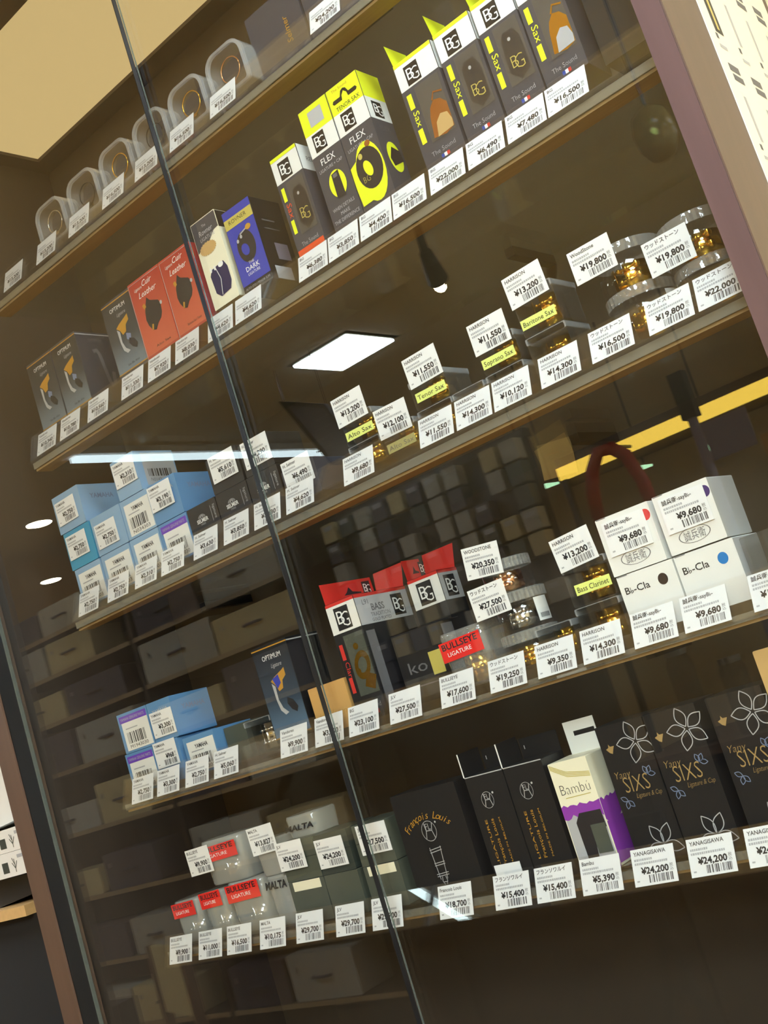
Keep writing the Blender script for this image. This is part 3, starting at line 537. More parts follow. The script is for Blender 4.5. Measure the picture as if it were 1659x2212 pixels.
# --- third shelf: light blue stacks
Z3 = ST[3]
def yamaha(x0, x1, z, h, label, mat, kind, depth=.07, y=.025, sidetext=True):
    t, F, S, T, wd = carton('mouthpiece_box', label, x0, x1, z, h, depth, mat, y, group='small blue accessory boxes')
    if kind in ('label', 'labelp'):
        F.rect('white_label', wd*.10, .003, wd*.97, h*.86, 'white', 1)
        if kind == 'labelp': F.rect('purple_stripe', wd*.06, h*.76, wd*.97, h*.93, 'purple', 2); F.text('stripe_text', 'YAMAHA GENUINE PARTS', wd*.10, h*.81, h*.075, 'paleprint', 3, width=wd*.8)
        else: F.text('brand_text', 'YAMAHA', wd*.34, h*.66, h*.11, 'ink', 2, width=wd*.42, bold=.02)
        F.rect('print_line', wd*.2, h*.58, wd*.6, h*.61, 'fineink', 2); F.put('barcode', BIGBARS[len(label) % 2], wd*.2, h*.22, 2, 0, wd*.6/.030, h*.28/.010); F.text('number_text', 'N034303' if kind == 'label' else 'M1943030', wd*.22, h*.10, h*.09, 'ink', 2, width=wd*.6)
    if kind == 'logo': F.text('brand_text', 'YAMAHA', wd*.16, h*.70, h*.10, 'paleprint', 1, width=wd*.7, bold=.02)
    if sidetext: S.text('side_brand', 'YAMAHA', depth*.25, h*.62, h*.13, 'bluegrey', 1, width=depth*.6, bold=.02)
    return t, F, S
H3 = .0555
yamaha(-1.350, -1.2865, Z3+.113, .0555, 'light grey blue box on top of the end stack, with 2,750 yen card', 'skyblue', 'plain')
yamaha(-1.345, -1.2825, Z3+.057, .0550, 'teal box in the middle of the end stack', 'teal', 'plain')
yamaha(-1.341, -1.2805, Z3, .0560, 'light blue box with white label at the bottom of the end stack', 'skyblue', 'label')
yamaha(-1.279, -1.2105, Z3+.057, .0550, 'light blue box with 2,750 yen card on the second stack', 'skyblue', 'plain')
yamaha(-1.277, -1.2125, Z3, .0560, 'light blue box with white label under the second stack', 'skyblue', 'label')
t, F, S = yamaha(-1.2065, -1.1555, Z3+.1125, .0555, 'light blue box topping the third stack, with barcode sticker on its side', 'skyblue', 'plain', sidetext=False)
S.rect('white_label', .012, .006, .068, .052, 'paleprint', 1); S.text('brand_text', 'YAMAHA', .028, .043, .005, 'softink', 2, width=.024); S.put('barcode', BIGBARS[0], .018, .018, 2, 0, 1.4, 1.1); S.text('number_text', 'N0143', .02, .011, .005, 'softink', 2)
yamaha(-1.2085, -1.1475, Z3+.057, .0545, 'light blue box with white label and long number in the third stack', 'skyblue', 'label')
yamaha(-1.1465, -1.0895, Z3+.057, .0545, 'blue box carrying the 3,190 yen card', 'midblue', 'logo')
yamaha(-1.2095, -1.1480, Z3, .0560, 'light blue box with white label under the third stack', 'skyblue', 'label')
yamaha(-1.1460, -1.0880, Z3, .0560, 'blue box with purple striped white label beside the black boxes', 'midblue', 'labelp')
stick_tag(-1.345, .394, 'YAMAHA', '2,750', 'white price card reading 2,750 yen stuck above the teal box', roll=R(-1))
stick_tag(-1.341, .341, 'YAMAHA', '2,750', 'white price card reading 2,750 yen stuck on the teal box')
stick_tag(-1.273, .335, 'YAMAHA', '2,750', 'white price card reading 2,750 yen stuck on the second light blue stack')
stick_tag(-1.204, .399, 'YAMAHA', '2,310', 'white price card reading 2,310 yen stuck on the topmost box of the third stack')
stick_tag(-1.146, .344, 'YAMAHA', '3,190', 'white price card reading 3,190 yen stuck on the blue box', y=.0225)
def selmer(x0, x1, z, h, label, logo=True, mat='black', depth=.06):
    t, F, S, T, wd = carton('mouthpiece_cap_box', label, x0, x1, z, h, depth, mat, group='black boxes with white emblem')
    if logo:
        cu, cv = wd*.44, h*.66
        F.line('emblem', [[(cu+rr*math.cos(R(20+140*i/8)), cv+rr*.8*math.sin(R(20+140*i/8))) for i in range(9)] for rr in (.0055, .0072)], .0007, 'paleprint', 1); F.ell('emblem', cu, cv+.002, .0026, .0030, 'paleprint', 1, inner=.55)
        F.text('brand_text', 'SELMER', cu, cv-.0042, .0050, 'whiteprint', 1, align='C', width=.022, bold=.02); F.text('city_text', 'PARIS', cu, cv-.0080, .0026, 'paleprint', 1, align='C')
        F.line('rule', [[(wd*.78, h*.50), (wd*.78, h*.86)]], .0006, 'paleprint', 1); F.text('script_text', 'ligature', wd*.86, h*.86, .0044, 'paleprint', 1, rot=R(-90), width=.018)
    return F
selmer(-1.086, -1.0295, Z3, .056, 'black box with emblem beside the purple striped label')
selmer(-1.028, -.9695, Z3, .056, 'black box with emblem under the 5,610 yen card')
selmer(-.968, -.9135, Z3, .056, 'black box with emblem behind the glass door edge')
selmer(-1.028, -.970, Z3+.0565, .046, 'plain black box carrying the 5,610 yen card', False)
selmer(-.966, -.914, Z3+.0565, .042, 'plain black box behind the glass door edge, under the 4,290 yen card', False)
selmer(-.910, -.855, Z3, .042, 'plain charcoal box behind the 6,490 yen card', False, 'charcoal')
stick_tag(-1.022, .339, 'H. Selmer', '5,610', 'white price card reading 5,610 yen stuck on a black box')
stick_tag(-.961, .3345, 'H. Selmer', '4,290', 'white price card reading 4,290 yen crossed by the glass door edges')
stick_tag(-.906, .287, 'H. Selmer', '6,490', 'white price card standing upright above another card, before the charcoal box')

def cube(x0, x1, z, h, label, mat='gold', depth=.05, y=.0265, lid=True):
    wd = x1-x0; t = thing('clear_cube_case', label, 'plastic case', ((x0+x1)/2, y+depth/2, z), group='clear cube cases with ligatures')
    o = rounded_outline(wd, h, .003, .003, 3)
    MB().frame(o, [(x*.97, .0008+zz*.95) for x, zz in o], -depth/2+.001, depth/2-.001).build('case_wall', 'smoky', t)
    MB().prism([(x*.995, zz) for x, zz in o], -depth/2, -depth/2+.001).build('front_wall', 'clear', t); MB().prism([(x*.995, zz) for x, zz in o], depth/2-.001, depth/2).build('back_wall', 'clear', t)
    if lid: MB().frame(rounded_outline(wd+.001, .007, .001, .001, 2), rounded_outline(wd-.003, .0062, .001, .001, 2), -depth/2-.0005, depth/2+.0005).build('lid_rim', 'haze', t, loc=(0, 0, h-.0075))
    ligature(t, (0, .003, .0035), min(wd, depth)*.37, h*.72, mat, 2)
    return t, Face(t, (-wd/2, -depth/2, 0), (1, 0, 0), (0, 0, 1))
def sticker(x, z, wd, h, txt, label, mat='paleyellow', y=.0255, ink='ink'):
    o = box1(0, wd, 0, h, -.0003, 0).build('name_sticker', mat); o.location = (x, y, EYE+z); o.rotation_euler = (R(90), 0, 0); tagp(o, label, 'sticker', 'small name stickers on the clear cases')
    Face(o, (0, 0, 0), (1, 0, 0), (0, 1, 0)).text('sticker_text', txt, wd*.06, h*.24, h*.52, ink, 1, width=wd*.88)
hh = .031
for x0, zt, up, txt, lab, tz, tx, price, tl, sx, sz in (
    (-.801, 0, .033, 'Alto Sax', 'alto label', .326, -.804, '13,200', 'white curling price card reading 13,200 yen above the bright alto label', -.7985, .3075),
    (-.695, 0, .034, 'Tenor Sax', 'tenor label', .3265, -.692, '11,550', 'white price card reading 11,550 yen above the tenor label', -.690, .3098),
    (-.599, 0, .034, 'Soprano Sax', 'soprano label', .3245, -.601, '11,550', 'white price card reading 11,550 yen above the soprano label', -.5975, .3080),
    (-.541, 0, .046, 'Baritone Sax', 'baritone label', .350, -.543, '13,200', 'white price card reading 13,200 yen above the baritone label', -.5395, .3255)):
    low = .031 if txt != 'Baritone Sax' else .047
    cube(x0, x0+.048, Z3, low, 'clear cube case at the bottom under the '+lab, 'gold')
    cube(x0, x0+.048, Z3+low+.0005, up, 'clear cube case bearing the yellow '+lab, 'gold')
    stick_tag(tx, tz, 'HARRISON', price, tl, y=.0245, roll=R(random.uniform(-2, 1)))
    sticker(sx, sz, .042, .0105, txt, 'yellow name sticker reading '+txt)
cube(-.750, -.702, Z3, .031, 'clear cube case bearing the faded alto label')
sticker(-.7475, .2725, .041, .0105, 'Alto Sax', 'faded dull yellow name sticker reading Alto Sax', 'fadedyellow', ink='softink')
stick_tag(-.752, .2905, 'HARRISON', '12,100', 'white price card reading 12,100 yen above the faded alto label', y=.0245, roll=R(1))
cube(-.645, -.603, Z3, .031, 'clear cube case alone behind the 14,300 yen card, between tenor and soprano stacks')

def jar(cx, cy, z, r, h, label, mat='gold', lig=True, sticker_=True):
    t = thing('round_jar', label, 'jar', (cx, cy, z), group='round clear plastic jars with ligatures')
    MB().lathe([(r*.96, 0), (r, .002), (r, h-.011)], 36).build('jar_body', 'crinkle' if not lig else 'clear', t, True)
    n = 72; pr = [(r+.0012, h-.0112), (r+.0012, h-.0008), (r, h)]; m = MB()
    vs = [((rr+(.0006 if i % 2 else 0))*math.cos(2*math.pi*i/n), ) for rr, zz in pr for i in range(n)]
    vs = [((rr+(.0006 if i % 2 else 0))*math.cos(2*math.pi*i/n), (rr+(.0006 if i % 2 else 0))*math.sin(2*math.pi*i/n), zz) for rr, zz in pr for i in range(n)]
    m.add(vs, [(j*n+i, j*n+(i+1) % n, (j+1)*n+(i+1) % n, (j+1)*n+i) for j in range(2) for i in range(n)]+[tuple(range(2*n, 3*n))])
    m.build('screw_lid', 'rib', t)
    if lig: ligature(t, (0, 0, .004), r*.58, h*.5, mat, 2)
    if sticker_:
        a0 = R(-28); k = 8; vs = []
        for i in range(k+1):
            a = a0+R(40)*i/k; vs += [((r+.0004)*math.cos(a), (r+.0004)*math.sin(a), .004), ((r+.0004)*math.cos(a), (r+.0004)*math.sin(a), h-.0125)]
        s = MB().add(vs, [(2*i, 2*i+2, 2*i+3, 2*i+1) for i in range(k)]).build('barcode_sticker', 'white', t)
        q = []
        for i in range(14):
            a = a0+R(6)+R(28)*i/14; b = a+R(1.1); q += [((r+.0007)*math.cos(a), (r+.0007)*math.sin(a), .007), ((r+.0007)*math.cos(b), (r+.0007)*math.sin(b), .007), ((r+.0007)*math.cos(b), (r+.0007)*math.sin(b), .012), ((r+.0007)*math.cos(a), (r+.0007)*math.sin(a), .012)]
        MB().add(q, [(4*i, 4*i+1, 4*i+2, 4*i+3) for i in range(14)]).build('barcode', 'ink', s)
    return t
jar(-.4235, .062, Z3, .034, .046, 'round clear jar at the bottom of the stack beside the baritone cubes'); jar(-.4245, .062, Z3+.0465, .034, .046, 'round clear jar on top, behind the capital lettered 19,800 yen card')
jar(-.3500, .062, Z3, .033, .040, 'round clear jar at the bottom of the stack beside the cabinet post'); jar(-.3500, .062, Z3+.0405, .0345, .044, 'round clear jar on top of the stack beside the cabinet post')
stick_tag(-.467, .340, 'WoodStone', '19,800', 'white price card reading 19,800 yen with Latin letter brand on the round jar', y=.0255)
stick_tag(-.393, .311, 'ウッドストーン', '19,800', 'white price card reading 19,800 yen stuck on the top jar beside the post', y=.0255)

# --- fourth shelf
Z4 = ST[4]; h4 = .0555
yamaha(-1.335, -1.2685, Z4+.0555, .0550, 'blue box with purple striped label on top of the stack', 'midblue', 'labelp'); yamaha(-1.339, -1.2775, Z4, .0550, 'blue box with purple striped label at the bottom of the stack', 'midblue', 'labelp')
yamaha(-1.2665, -1.2180, Z4+.0555, .0550, 'blue box with brand lettering on its large side', 'midblue', 'logo'); yamaha(-1.2760, -1.2225, Z4, .0550, 'blue box under the 968 yen card', 'midblue', 'plain')
yamaha(-1.2140, -1.1520, Z4, .0500, 'blue box with white label beside the small clear box', 'midblue', 'label')
stick_tag(-1.2645, .062, 'YAMAHA', '3,300', 'white price card reading 3,300 yen stuck on the upper blue box'); stick_tag(-1.2745, .022, 'YAMAHA', '968', 'white price card reading 968 yen stuck on the lower blue box')
carton('grey_box', 'plain dark grey box between the blue box and the small clear box', -1.148, -1.097, Z4, .046, .05, 'greengrey', y=.04)
cube(-1.094, -1.046, Z4, .044, 'small clear cube case with a silver piece inside', 'silver')
optimum(-1.044, -.981, Z4+.006, .120, .058, 'black carton with blue and gold ligature picture beside the tan carton', 'optim2')
t, F, S, T, wd = carton('tan_carton', 'plain tan carton with script lettering behind the glass door edge', -.970, -.9095, Z4, .056, .05, 'tan'); F.text('script_text', 'Vandoren', wd*.14, .016, .009, 'goldprint', 1, shear=.5, width=wd*.72)
h = .142
for x0, x1, y, dp, lab in ((-.9050, -.8590, .025, .100, 'red topped clarinet ligature carton with gold ligature in its window'), (-.8350, -.7880, .100, .040, 'red topped carton standing back behind the first one')):
    t, F, S, T, wd = carton('clarinet_ligature_carton', lab, x0, x1, Z4, h, dp, 'black', y, group='red topped clarinet ligature cartons')
    F.rect('white_band', .0004, h*.74, wd-.0004, h-.004, 'white', 1); bg_logo(F, wd*.24, h*.76, h*.19); T.rect('red_top', .0004, .0004, wd-.0004, dp-.0004, 'red', 1); F.rect('red_edge', .0004, h-.004, wd-.0004, h-.0003, 'red', 1)
    S.rect('white_band', .0004, h*.74, dp-.0004, h-.004, 'paleprint', 1); S.rect('red_edge', .0004, h-.004, dp-.0004, h-.0003, 'red', 1)
    fl = MB().add([(-wd/2+.001, dp/2-.001, h), (wd/2-.001, dp/2-.001, h), (wd/2+.003, dp/2+.004, h+.029), (-wd/2+.001, dp/2+.004, h+.029)], [(0, 1, 2, 3)]).build('lid_flap', 'red', t)
    lf = MB().add([(-wd/2, -dp/2+.002, h), (-wd/2, dp/2-.002, h), (-wd/2-.001, dp/2-.002, h+.026), (-wd/2-.001, -dp/2+.002, h+.026)], [(3, 2, 1, 0)]).build('side_flap', 'red', t)
    G = Face(t, (-wd/2-.0005, -dp/2+.002, h), (0, 1, 0), (0, 0, 1)); G.poly('ligature_print', [(dp*.35, .006), (dp*.45, .012), (dp*.5, .018), (dp*.56, .012), (dp*.72, .010), (dp*.70, .005)], 'leather', 1); bg_logo(G, dp*.76, .004, .018)
    if dp > .05:
        for a in (.52, .24): F.rect('red_bar', wd*.08, h*a, wd*.2, h*(a+.13), 'red', 2)
        F.text('clar_text', 'Clar', wd*.11, h*.50, .007, 'red', 2, rot=R(-90), width=.018)
        F.rect('window', wd*.30, h*.20, wd*.96, h*.71, 'greengrey', 2); F.text('slogan_text', 'The Sound', wd*.24, h*.085, .006, 'paleprint', 2, width=wd*.62, bold=-.01)
        F.ell('gold_ligature_print', wd*.66, h*.44, .012, .017, 'gold', 3, R(-20), inner=.55); F.rect('gold_ligature_print', wd*.62, h*.24, wd*.94, h*.36, 'gold', 4, R(-25)); F.ell('gold_knob_print', wd*.62, h*.60, .004, .004, 'gold', 4); F.ell('gold_knob_print', wd*.50, h*.40, .003, .003, 'gold', 4)
        MB().add([(-wd/2+wd*.30, -dp/2-.0016, h*.20), (-wd/2+wd*.96, -dp/2-.0016, h*.20), (-wd/2+wd*.96, -dp/2-.0016, h*.71), (-wd/2+wd*.30, -dp/2-.0016, h*.71)], [(0, 1, 2, 3)]).build('window_film', 'clearthin', t)
        for i, c in enumerate(('flagblue', 'whiteprint', 'red')): F.rect('flag_stripe', wd*(.52+.08*i), h*.035, wd*(.60+.08*i), h*.07, c, 2)
        S.text('model_text', 'L91', .012, h*.905, .0065, 'softink', 2); S.text('model_text', 'BASS', .026, h*.845, .0085, 'softink', 2, bold=.02); S.text('model_text', 'TRADITION', .022, h*.795, .005, 'softink', 2); S.text('model_text', 'GOLD PLATED', .022, h*.755, .004, 'softink', 2)
        bg_logo(S, .066, h*.765, .026); S.rect('grey_strip', .004, .012, .020, .098, 'softink', 1)
    else: bg_logo(S, .008, h*.765, .026)
t, F, S, T, wd = carton('black_logo_carton', 'low black carton with pale letters and gold square in front of the red topped carton', -.8400, -.7720, Z4, .082, .045, 'black', y=.045)
F.text('letters', 'ko', wd*.18, .034, .014, 'softink', 1, width=wd*.40); F.rect('gold_square', wd*.66, .026, wd*.92, .052, 'goldband', 1); F.rect('print_line', wd*.2, .018, wd*.9, .0195, 'softink', 1); S.rect('grey_panel', .008, .05, .03, .078, 'softink', 1)
def bullseye(x0, x1, z, h, label, txt=('BULLSEYE', 'LIGATURE'), mat='crinkle', red=True, y=.027, depth=.052, lig='gold', lz=.62, lw=.86):
    wd = x1-x0; t = thing('clear_ligature_cup', label, 'plastic cup', ((x0+x1)/2, y+depth/2, z), group='clear plastic cups with ligatures')
    o = []
    for i in range(28):
        a = 2*math.pi*i/28; c, s_ = math.cos(a), math.sin(a); e = .55; o.append((math.copysign(abs(c)**e, c)*wd/2, math.copysign(abs(s_)**e, s_)*depth/2))
    n = len(o); m = MB()
    for k, (zz, sc_) in enumerate(((0, .90), (.002, .93), (h*.94, 1.0), (h, .97))): m.v += [(x*sc_, yy*sc_, zz) for x, yy in o]
    m.f += [(j*n+i, j*n+(i+1) % n, (j+1)*n+(i+1) % n, (j+1)*n+i) for j in range(3) for i in range(n)]+[tuple(range(n-1, -1, -1)), tuple(range(3*n, 4*n))]
    m.build('cup', mat, t, True)
    F = Face(t, (-wd/2, -depth/2, 0), (1, 0, 0), (0, 0, 1))
    if red:
        F.rect('red_label', wd*(1-lw)*.5, h*(lz-.17), wd*(1+lw)*.5, h*(lz+.17), 'redgloss', 6, R(2)); F.text('label_text', txt[0], wd*.12, h*(lz+.02), h*.11, 'leather', 7, width=wd*.74, bold=.02, rot=R(2)); F.text('label_text', txt[1], wd*.2, h*(lz-.10), h*.075, 'whiteprint', 7, width=wd*.5, rot=R(2))
    elif txt: F.text('label_text', txt[0], wd*.06, h*lz, h*.15, 'ink', 6, width=wd*.88, bold=.04, shear=.2)
    if lig: ligature(t, (0, 0, .004), min(wd, depth)*.34, h*.45, lig, 1)
    return t
bullseye(-.768, -.702, Z4, .064, 'clear cup with bright red label beside the jar tower', lz=.70)
jar(-.668, .060, Z4, .0300, .040, 'round clear jar with gold ligature at the foot of the jar tower', sticker_=False); jar(-.668, .060, Z4+.0405, .0290, .042, 'round clear jar with barcode sticker in the middle of the jar tower', 'silver'); jar(-.672, .060, Z4+.083, .0270, .036, 'round clear jar on top of the jar tower', 'copper', sticker_=False)
stick_tag(-.700, .1085, 'WOODSTONE', '20,350', 'white tilted price card on top of the jar tower', y=.026, roll=R(6)); stick_tag(-.704, .0635, 'ウッドストーン', '27,500', 'white price card reading 27,500 yen on the middle jar of the tower', y=.0245, roll=R(-1))
cube(-.640, -.596, Z4, .036, 'clear cube case behind the 9,350 yen card'); cube(-.588, -.537, Z4, .043, 'clear cube case with large gold ligature under the bass clarinet label'); cube(-.588, -.537, Z4+.0435, .043, 'clear cube case bearing the bass clarinet label')
sticker(-.5795, .0545, .0415, .0108, 'Bass Clarinet', 'yellow name sticker reading Bass Clarinet'); stick_tag(-.588, .081, 'HARRISON', '13,200', 'white price card reading 13,200 yen above the bass clarinet label', y=.0245, roll=R(-4))
for x0, x1, z, lab, dot, kind in ((-.532, -.4705, Z4, 'white box with round black dot, bottom of the pair', 'dotbrown', 0), (-.4685, -.4075, Z4, 'white box with round blue dot, bottom of the pair', 'dotblue', 0), (-.5335, -.4745, Z4+.0595, 'white box with red dot half hidden by its price card', 'dotred', 1), (-.4690, -.4110, Z4+.0600, 'white box with purple dot half hidden by its price card', 'dotpurple', 1)):
    h = .0585; t, F, S, T, wd = carton('white_box', lab, x0, x1, z, h, .062, 'white', group='white boxes with coloured dots')
    F.ell('dot_sticker', wd*(.76 if kind == 0 else .90), h*(.74 if kind == 0 else .80), .0052, .0056, dot, 1)
    if kind == 0: F.text('key_text', 'B♭-Cla', wd*.08, h*.68, h*.12, 'ink', 1, width=wd*.44, bold=.01)
    else: F.ell('oval_print', wd*.50, h*.22, .0165, .0075, 'softink', 1, inner=.94); F.text('oval_text', '誠兵衛', wd*.50, h*.15, .0075, 'softink', 1, align='C', width=.022)
    F.rect('lid_notch', wd*.02, h-.0009, wd*.2, h-.0002, 'softink', 1)
stick_tag(-.528, .0785, '誠兵衛-sayB♭-', '9,680', 'white price card reading 9,680 yen stuck on the box with red dot'); stick_tag(-.4635, .0795, '誠兵衛-sayB♭-', '9,680', 'white price card reading 9,680 yen stuck on the box with purple dot')
carton('clear_topped_box', 'smoky clear plastic box beside the white box with blue dot', -.402, -.330, Z4, .055, .06, 'smoky')

o = box1(0, .050, 0, .046, 0, .0008).build('tan_reflection', 'kraft'); o.location = (-.725, YB-.0003, EYE+.222); o.rotation_euler = (R(90), R(7), 0); tagp(o, 'small tan card in place of a bright reflection, on the back panel under the third shelf', 'reflection card')  # stands in for a bright tan reflection in the door glass
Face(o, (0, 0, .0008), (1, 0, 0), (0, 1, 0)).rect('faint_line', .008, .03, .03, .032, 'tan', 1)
# --- lowest shelf
Z5 = ST[5]
bullseye(-1.332, -1.277, Z5, .056, 'clear cup with red label at the end of the lowest shelf', lz=.80, mat='cloudy', lig='silver'); bullseye(-1.270, -1.222, Z5, .060, 'narrow clear cup with red label beside the end cup', lz=.84, lw=.9, mat='cloudy', lig='silver'); bullseye(-1.2180, -1.1440, Z5, .065, 'wide clear cup with red label beside the black-lettered cups', lz=.80, mat='cloudy', lig='silver')
bullseye(-1.2480, -1.1640, Z5+.0655, .058, 'clear cup with dark red label on top of the other cups', lz=.72, mat='cloudy', lig='silver')
bullseye(-1.1400, -1.0960, Z5, .062, 'frosty cup with black lettering at the bottom', ('MALTA',), 'cloudy', False, lig=None, lz=.76); bullseye(-1.1000, -1.0420, Z5+.0790, .046, 'frosty cup with black lettering on top beside the 13,827 yen card', ('MALTA',), 'cloudy', False, y=.047, lig=None, lz=.62)
bullseye(-1.1440, -1.1040, Z5+.0625, .044, 'plain frosty cup behind the 13,827 yen card', None, 'cloudy', False, lig=None)
stick_tag(-1.268, -.126, 'BULLSEYE', '9,900', 'white price card reading 9,900 yen leaning on the upper red labelled cup', y=.0245, roll=R(-2)); stick_tag(-1.141, -.119, 'MALTA', '13,827', 'white price card reading 13,827 yen above the frosty cups', y=.0245, roll=R(-2))
for x0, x1, top, lab in ((-1.0940, -1.0330, .05, 'stack beside the frosty cups'), (-1.0310, -.9760, .0, 'middle stack'), (-.9660, -.9110, .05, 'stack behind the glass door edge')):
    t, F, S, T, wd = carton('grey_green_box', 'grey green box at the bottom of the '+lab+', lowest shelf', x0, x1, Z5, .050, .055, 'greengrey', group='grey green ligature boxes')
    t, F, S, T, wd = carton('grey_green_box', 'grey green box on top of the '+lab+', lowest shelf', x0, x1, Z5+.0505, .048, .055, 'greengrey' if top else 'darkgreen', group='grey green ligature boxes')
    F.rect('lid_line', 0, .026, wd, .0268, 'black', 1)
    if top: F.rect('cream_label', wd*.12, -.012, wd*.90, -.001, 'cream', 2)
stick_tag(-1.0965, -.1445, 'JLV', '24,200', 'white price card reading 24,200 yen on the grey green box touching the frosty cups', y=.0215); stick_tag(-1.031, -.152, 'JLV', '24,200', 'white price card reading 24,200 yen on the darker grey green box'); stick_tag(-.959, -.147, 'JLV', '27,500', 'white price card reading 27,500 yen crossed by the glass door edge, lowest shelf', tip=0)
h = .120
def fl_emblem(F, cu, cv, rx, ry, rot=0):
    F.ell('emblem_ring', cu, cv, rx, ry, 'paleprint', 1, inner=.95); F.text('emblem_letters', 'FL', cu-.0004, cv+ry*.12, ry*.66, 'paleprint', 1, align='C', width=rx*.7, bold=-.01)
    F.line('emblem_lines', [[(cu-rx*.48, cv+ry*.85), (cu-rx*.38, cv+ry*.05), (cu-rx*.62, cv-ry*.75)], [(cu+rx*.62, cv+ry*.75), (cu+rx*.38, cv+ry*.02), (cu+rx*.6, cv-ry*.75)], [(cu-rx*.38, cv+ry*.05), (cu+rx*.38, cv+ry*.02)]], .0008, 'paleprint', 1)
    F.ell('registered_dot', cu+rx*1.12, cv+ry*.72, .0012, .0012, 'paleprint', 1)
t, F, S, T, wd = carton('wide_black_carton', 'wide black carton with gold arched script and white emblem', -.8950, -.8000, Z5, h, .05, 'black')
cx, cz, rr = wd*.46, .058, .036
for i, ch in enumerate('François Louis'):
    if ch == ' ': continue
    a = R(140-100*i/13); F.text('gold_letter', ch, cx+rr*math.cos(a)-.0016*math.sin(a), cz+rr*.82*math.sin(a), .0086, 'goldprint', 1, align='C', rot=a-R(90)+R(6), shear=.3, bold=-.008)
fl_emblem(F, wd*.44, .074, .0105, .0115)
F.line('ligature_drawing', [[(wd*.37, .056), (wd*.40, .020)], [(wd*.53, .056), (wd*.50, .020)], [(wd*.36, .053), (wd*.54, .055)], [(wd*.36, .050), (wd*.54, .052)], [(wd*.37, .038), (wd*.53, .039)], [(wd*.37, .0355), (wd*.53, .0365)], [(wd*.36, .026), (wd*.54, .027)], [(wd*.36, .0235), (wd*.54, .0245)], [(wd*.43, .023), (wd*.42, .018), (wd*.44, .014)], [(wd*.48, .023), (wd*.49, .018), (wd*.47, .014)], [(wd*.43, .017), (wd*.48, .017)]], .0008, 'paleprint', 1)
for x0, x1, lab in ((-.7840, -.7330, 'black carton with open lid beside the wide black carton'), (-.7315, -.6820, 'black carton with open lid beside the white and purple carton')):
    t, F, S, T, wd = carton('open_black_carton', lab, x0, x1, Z5, h, .045, 'black', group='narrow black cartons with open lids')
    fl_emblem(F, wd*.42, .092, .0080, .0090)
    for i, (s_, sz) in enumerate((('MADE IN BELGIUM', .0022), ('François Louis', .0042), ('LIGATURE', .0030))): F.text('gold_lettering', s_, wd*(.58-.17*i), .022, sz, 'goldprint', 1, rot=R(90), width=.050)
    MB().box(-wd/2-.0006, -wd/2, -.0225, .018, h, h+.026).build('side_flap', 'black', t); Face(t, (-wd/2-.0006, -.0225, h), (1, 0, 0), (0, 0, 1)).rect('white_flap_edge', -.0004, 0, .0012, .026, 'whiteprint', 1)
    F.rect('white_rim', 0, h-.0011, wd, h, 'paleprint', 1); MB().box(-wd/2, wd/2, .0215, .0222, h, h+.022).build('back_flap', 'black', t)
    F.rect('pale_mark', wd*.45, h+.012, wd*.47, h+.016, 'paleprint', -100)
o = box1(0, .034, 0, .022, 0, .0005).build('blank_card', 'paper'); o.location = (-.7795, .0225, EYE-.208); o.rotation_euler = (R(90), 0, 0); tagp(o, 'blank white card behind the 15,400 yen card, in front of the open black carton', 'card')
h = .112; t, F, S, T, wd = carton('white_purple_carton', 'white carton with purple painted edge, handwritten title and hang tab', -.6765, -.6300, Z5, h, .045, 'cream')
F.text('title_text', 'Bambú', wd*.12, h*.70, h*.10, 'ink', 1, width=wd*.76, bold=-.02); F.line('title_rule', [[(wd*.2, h*.67), (wd*.85, h*.675)]], .0007, 'goldband', 1); F.line('gold_strands', [[(.001, h*(.985-.012*i)), (wd*.4, h*(.90-.014*i)), (wd*.98, h*(.86-.012*i))] for i in range(4)], .0007, 'goldband', 1)
def blob(Fc, w2, z0, z1, seed):
    rnd = random.Random(seed); top = [(w2*i/12, h*(z1+.012*math.sin(i*2.3)+rnd.uniform(-.006, .006))) for i in range(13)]; bot = [(w2*i/12, h*(z0+rnd.uniform(-.03, .03))) for i in range(12, -1, -1)]
    Fc.poly('purple_print', top+bot, 'lilac', 2)
blob(F, wd, .49, .60, 1); blob(S, .045, .40, .60, 2); blob(F, wd, .0, .06, 3)
F.rect('photo_print', .001, .003, wd-.001, h*.52, 'paleprint', 1); F.poly('photo_dark', [(wd*.28, h*.08), (wd*.26, h*.44), (wd*.40, h*.52), (wd*.95, h*.52), (wd*.97, h*.36), (wd*.62, h*.38), (wd*.55, h*.10)], 'leather', 3); F.rect('photo_grey', wd*.58, h*.14, wd*.95, h*.40, 'greengrey', 4); S.rect('photo_print', .0005, .003, .0445, h*.4, 'lilac', 1)
m = MB().frame([(-.022, 0), (.016, 0), (.016, .034), (-.022, .034)], [(-.012, .018), (.014, .018), (.014, .023), (-.012, .023)], .0212, .0218); m.build('hang_tab', 'white', t, loc=(.004, 0, h)); MB().box(-.008, .018, .0214, .0216, h+.018, h+.023).build('tab_slot', 'black', t)
h = .135
def petal(cu, cv, L, wd_, ang, n=10):
    pts = []
    for s_ in (1, -1):
        for i in range(n+1):
            q = i/n if s_ == 1 else 1-i/n; x, y_ = L*q, s_*wd_*math.sin(math.pi*q); pts.append((cu+x*math.cos(ang)-y_*math.sin(ang), cv+x*math.sin(ang)+y_*math.cos(ang)))
    return pts
